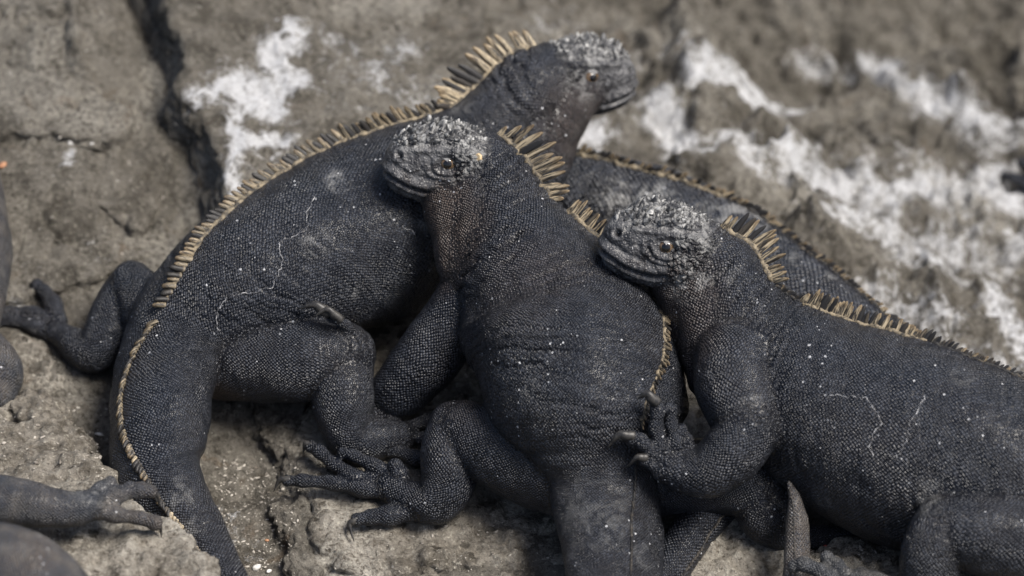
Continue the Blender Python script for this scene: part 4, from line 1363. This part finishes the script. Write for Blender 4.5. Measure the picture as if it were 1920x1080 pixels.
# G: foreleg and back in the lower left corner, close to the viewer
G_l = [loft([(-260, 1060, 330, 90), (-90, 1075, 335, 98), (30, 1100, 335, 100), (110, 1150, 330, 82), (190, 1240, 320, 60)], 7),
       loft([(-170, 950, 268, 62), (-60, 940, 258, 50), (20, 944, 252, 46), (85, 954, 247, 38), (135, 955, 243, 31), (172, 948, 242, 28)], 6),
       toe([(160, 940, 244), (192, 918, 246), (208, 906, 246)], r0=17, r1=14), toe([(165, 944, 243), (215, 932, 240), (262, 922, 240), (284, 922, 236)], r0=20, r1=13),
       toe([(165, 958, 240), (215, 964, 232), (262, 970, 224), (290, 980, 214)], r0=18, r1=13), toe([(215, 928, 240), (245, 914, 240), (268, 912, 236)], r0=14, r1=12), toe([(150, 940, 246), (142, 934, 254)], r0=15, r1=12)]
build_iguana("blurred grey foreleg with spread toes on the boulder at lower left", G_l, (60, 1000, 200), None, [claw_pts((285, 922, 236), (296, 930, 228), (299, 950, 206), 8), claw_pts((290, 980, 214), (300, 986, 206), (303, 1008, 184), 8)], (),
             mat='skin_soft', voxel=4.0, seed=7, group='iguanas cut off by the picture edge')

# H: foreground toes at the bottom edge
H_l = [loft([(1780, 1260, 130, 60), (1700, 1170, 136, 44), (1640, 1110, 138, 36), (1600, 1095, 134, 30)], 6), toe([(1640, 1130, 140), (1590, 1100, 142), (1540, 1072, 150), (1505, 1058, 150), (1488, 1062, 142)], r0=18, r1=12),
       toe([(1620, 1110, 142), (1590, 1080, 150), (1572, 1056, 158), (1552, 1044, 156)], r0=17, r1=12), toe([(1640, 1105, 136), (1625, 1085, 140), (1612, 1076, 136), (1606, 1085, 128)], r0=20, r1=16)]
build_iguana("pale curled toe tips poking up at the bottom edge beside the upright tail tip", H_l, (1650, 1130, 90), None, [claw_pts((1490, 1060, 144), (1482, 1068, 138), (1482, 1080, 124), 8), claw_pts((1554, 1044, 156), (1542, 1046, 152), (1538, 1058, 138), 8)], (),
             mat='skin_tail', voxel=3.5, seed=8, group='iguanas cut off by the picture edge')

# two tails of hidden animals
t1 = loft([(1500, 1260, 40, 1494, 1260, 34, 34), (1497, 1140, 70, 1492, 1140, 30, 32), (1495, 1060, 95, 1489, 1060, 26, 30), (1496, 990, 130, 1488, 990, 22, 26), (1492, 945, 160, 1486, 945, 14, 18), (1483, 915, 180, 1480, 915, 6, 8), (1479, 903, 188, 1478, 903, 2, 3)], 7, kind='main')
build_iguana("upright grey ridged tail tip standing against the right iguana's belly", [t1], (1500, 1200, 30), None, (), [dict(u=(.5, 4.8), gap=6, len=([0, 1], [5, 3]), w=6, lean=(70, 70), dark=1, ink=1, ridge=0)], mat='skin_soft', voxel=2.5, seed=9, tail_sign=1, name='iguana_tail', cat='tail', group='tails of hidden iguanas')
t2 = loft([(1440, 850, 70, 1445, 850, 44, 44), (1372, 915, 56, 1385, 925, 44, 44), (1318, 975, 46, 1340, 985, 42, 42), (1270, 1040, 40, 1296, 1050, 40, 40), (1215, 1120, 36, 1245, 1130, 38, 38), (1150, 1220, 30, 1180, 1230, 34, 34)], 8.5, kind='main')
build_iguana("dark saw-edged tail slanting down beside the middle iguana's tail", [t2], (1280, 1030, 0), None, (), [dict(u=(.5, 4.6), gap=8, len=([0, 1], [9, 9]), w=9, lean=(45, 45), dark=.95, ink=1, ridge=0)], mat='skin', voxel=3, seed=10, tail_sign=1, name='iguana_tail', cat='tail', group='tails of hidden iguanas')

# ---------------------------------------------------------------- small debris
deps = bpy.context.evaluated_depsgraph_get()
def surface(px, py):
    r = RX * (px - 960.0) + UP * (540.0 - py) + FW * DIST
    ok, loc, nor, idx, ob, mt = scene.ray_cast(deps, Vector(CAMP * S), Vector(r).normalized())
    return (np.array(loc) / S, np.array(nor), ob.name.split('.')[0]) if ok else None

def chip_mesh(seed, flat=.5):
    r = np.random.default_rng(seed)
    V, F = [], []
    rings = [(-.45, .55), (-.1, 1.0), (.25, .85), (.5, .35)]
    ns = 7
    for z, rad in rings:
        for k in range(ns):
            a = 2 * math.pi * k / ns
            j = r.uniform(.75, 1.2)
            V.append((.5 * rad * j * math.cos(a), .5 * rad * j * math.sin(a) * .75, z * flat * r.uniform(.8, 1.2)))
    for i in range(3):
        for k in range(ns):
            k2 = (k + 1) % ns
            F.append((i * ns + k, i * ns + k2, (i + 1) * ns + k2, (i + 1) * ns + k))
    F += [tuple(range(ns))[::-1], tuple(3 * ns + k for k in range(ns))]
    return V, F

CHIPS = [chip_mesh(k) for k in range(6)]
def chip_obj(name, label, cat, px, py, size, mat, k=0, long=1.0, group=None):
    sf = surface(px, py)
    if sf is None:
        return
    p, nz, _ = sf
    V, F = CHIPS[k % 6]
    ob = link(name, new_mesh(name, np.array(V) * np.array([long, 1, 1]) * size * S, F), M[mat], None, Vector((p + nz * size * .15) * S))
    ob.rotation_euler = (random.uniform(-.3, .3), random.uniform(-.3, .3), random.uniform(0, 6.28))
    ob['label'] = label
    ob['category'] = cat
    if group:
        ob['group'] = group
G1 = 'white shell bits on the rock'
chip_obj("shell_fragment", "orange shell fragment on the rock at the left edge", "shell", 6, 311, 17, 'orange', 0, 1.3)
chip_obj("shell_fragment", "white shell chip on the rock right of the orange fragment", "shell", 131, 266, 11, 'shell', 1, 1.2, G1)
chip_obj("shell_fragment", "pale grey chip on the rock left of the guano slab", "shell", 172, 270, 8, 'shell', 2, 1.2, G1)
chip_obj("shell_fragment", "largest white shell chip in the gully at bottom left centre", "shell", 480, 1066, 18, 'shell', 3, 1.2, G1)
chip_obj("shell_fragment", "small white shell chip right of the largest one in the gully", "shell", 505, 1072, 11, 'shell', 4, 1.2, G1)
chip_obj("shell_fragment", "white shell chip between the boulder and the thick tail", "shell", 186, 815, 12, 'shell', 5, 1.4, G1)
chip_obj("shell_fragment", "tiny orange chip on the gully floor", "shell", 500, 1014, 8, 'orange', 2, 1.2)
chip_obj("seaweed_scrap", "small red scrap under the right iguana's belly", "seaweed", 1549, 1024, 14, 'red', 1, 1.2)
# uncountable grit in the gullies
V, F, off = [], [], 0
zones = [((400, 560), (860, 1075), 560), ((140, 225), (800, 860), 110), ((20, 330), (180, 480), 70), ((1500, 1680), (1010, 1075), 150), ((600, 1040), (960, 1075), 140), ((0, 220), (760, 900), 120)]
for (x0, x1), (y0, y1), n in zones:
    for _ in range(n):
        sf = surface(rng.uniform(x0, x1), rng.uniform(y0, y1))
        if sf is None or sf[2] not in ('rock', 'lava_ground'):
            continue
        sz = float(np.clip(rng.lognormal(.9, .5), 1.2, 9))
        v, f = CHIPS[rng.integers(6)]
        a = rng.uniform(0, 6.28)
        v = np.array(v) * sz * np.array([rng.uniform(1, 2.2), 1, 1])
        ca, sa = math.cos(a), math.sin(a)
        v = np.column_stack([v[:, 0] * ca - v[:, 1] * sa, v[:, 0] * sa + v[:, 1] * ca, v[:, 2]]) + sf[0]
        V.append(v)
        F += [tuple(i + off for i in g) for g in f]
        off += len(v)
gr = link("grit", new_mesh("grit", np.concatenate(V) * S, F), M['grit'])
gr['kind'] = 'stuff'
gr['label'] = "fine grit and broken shell scattered in the gullies between the rocks"
gr['category'] = 'grit'
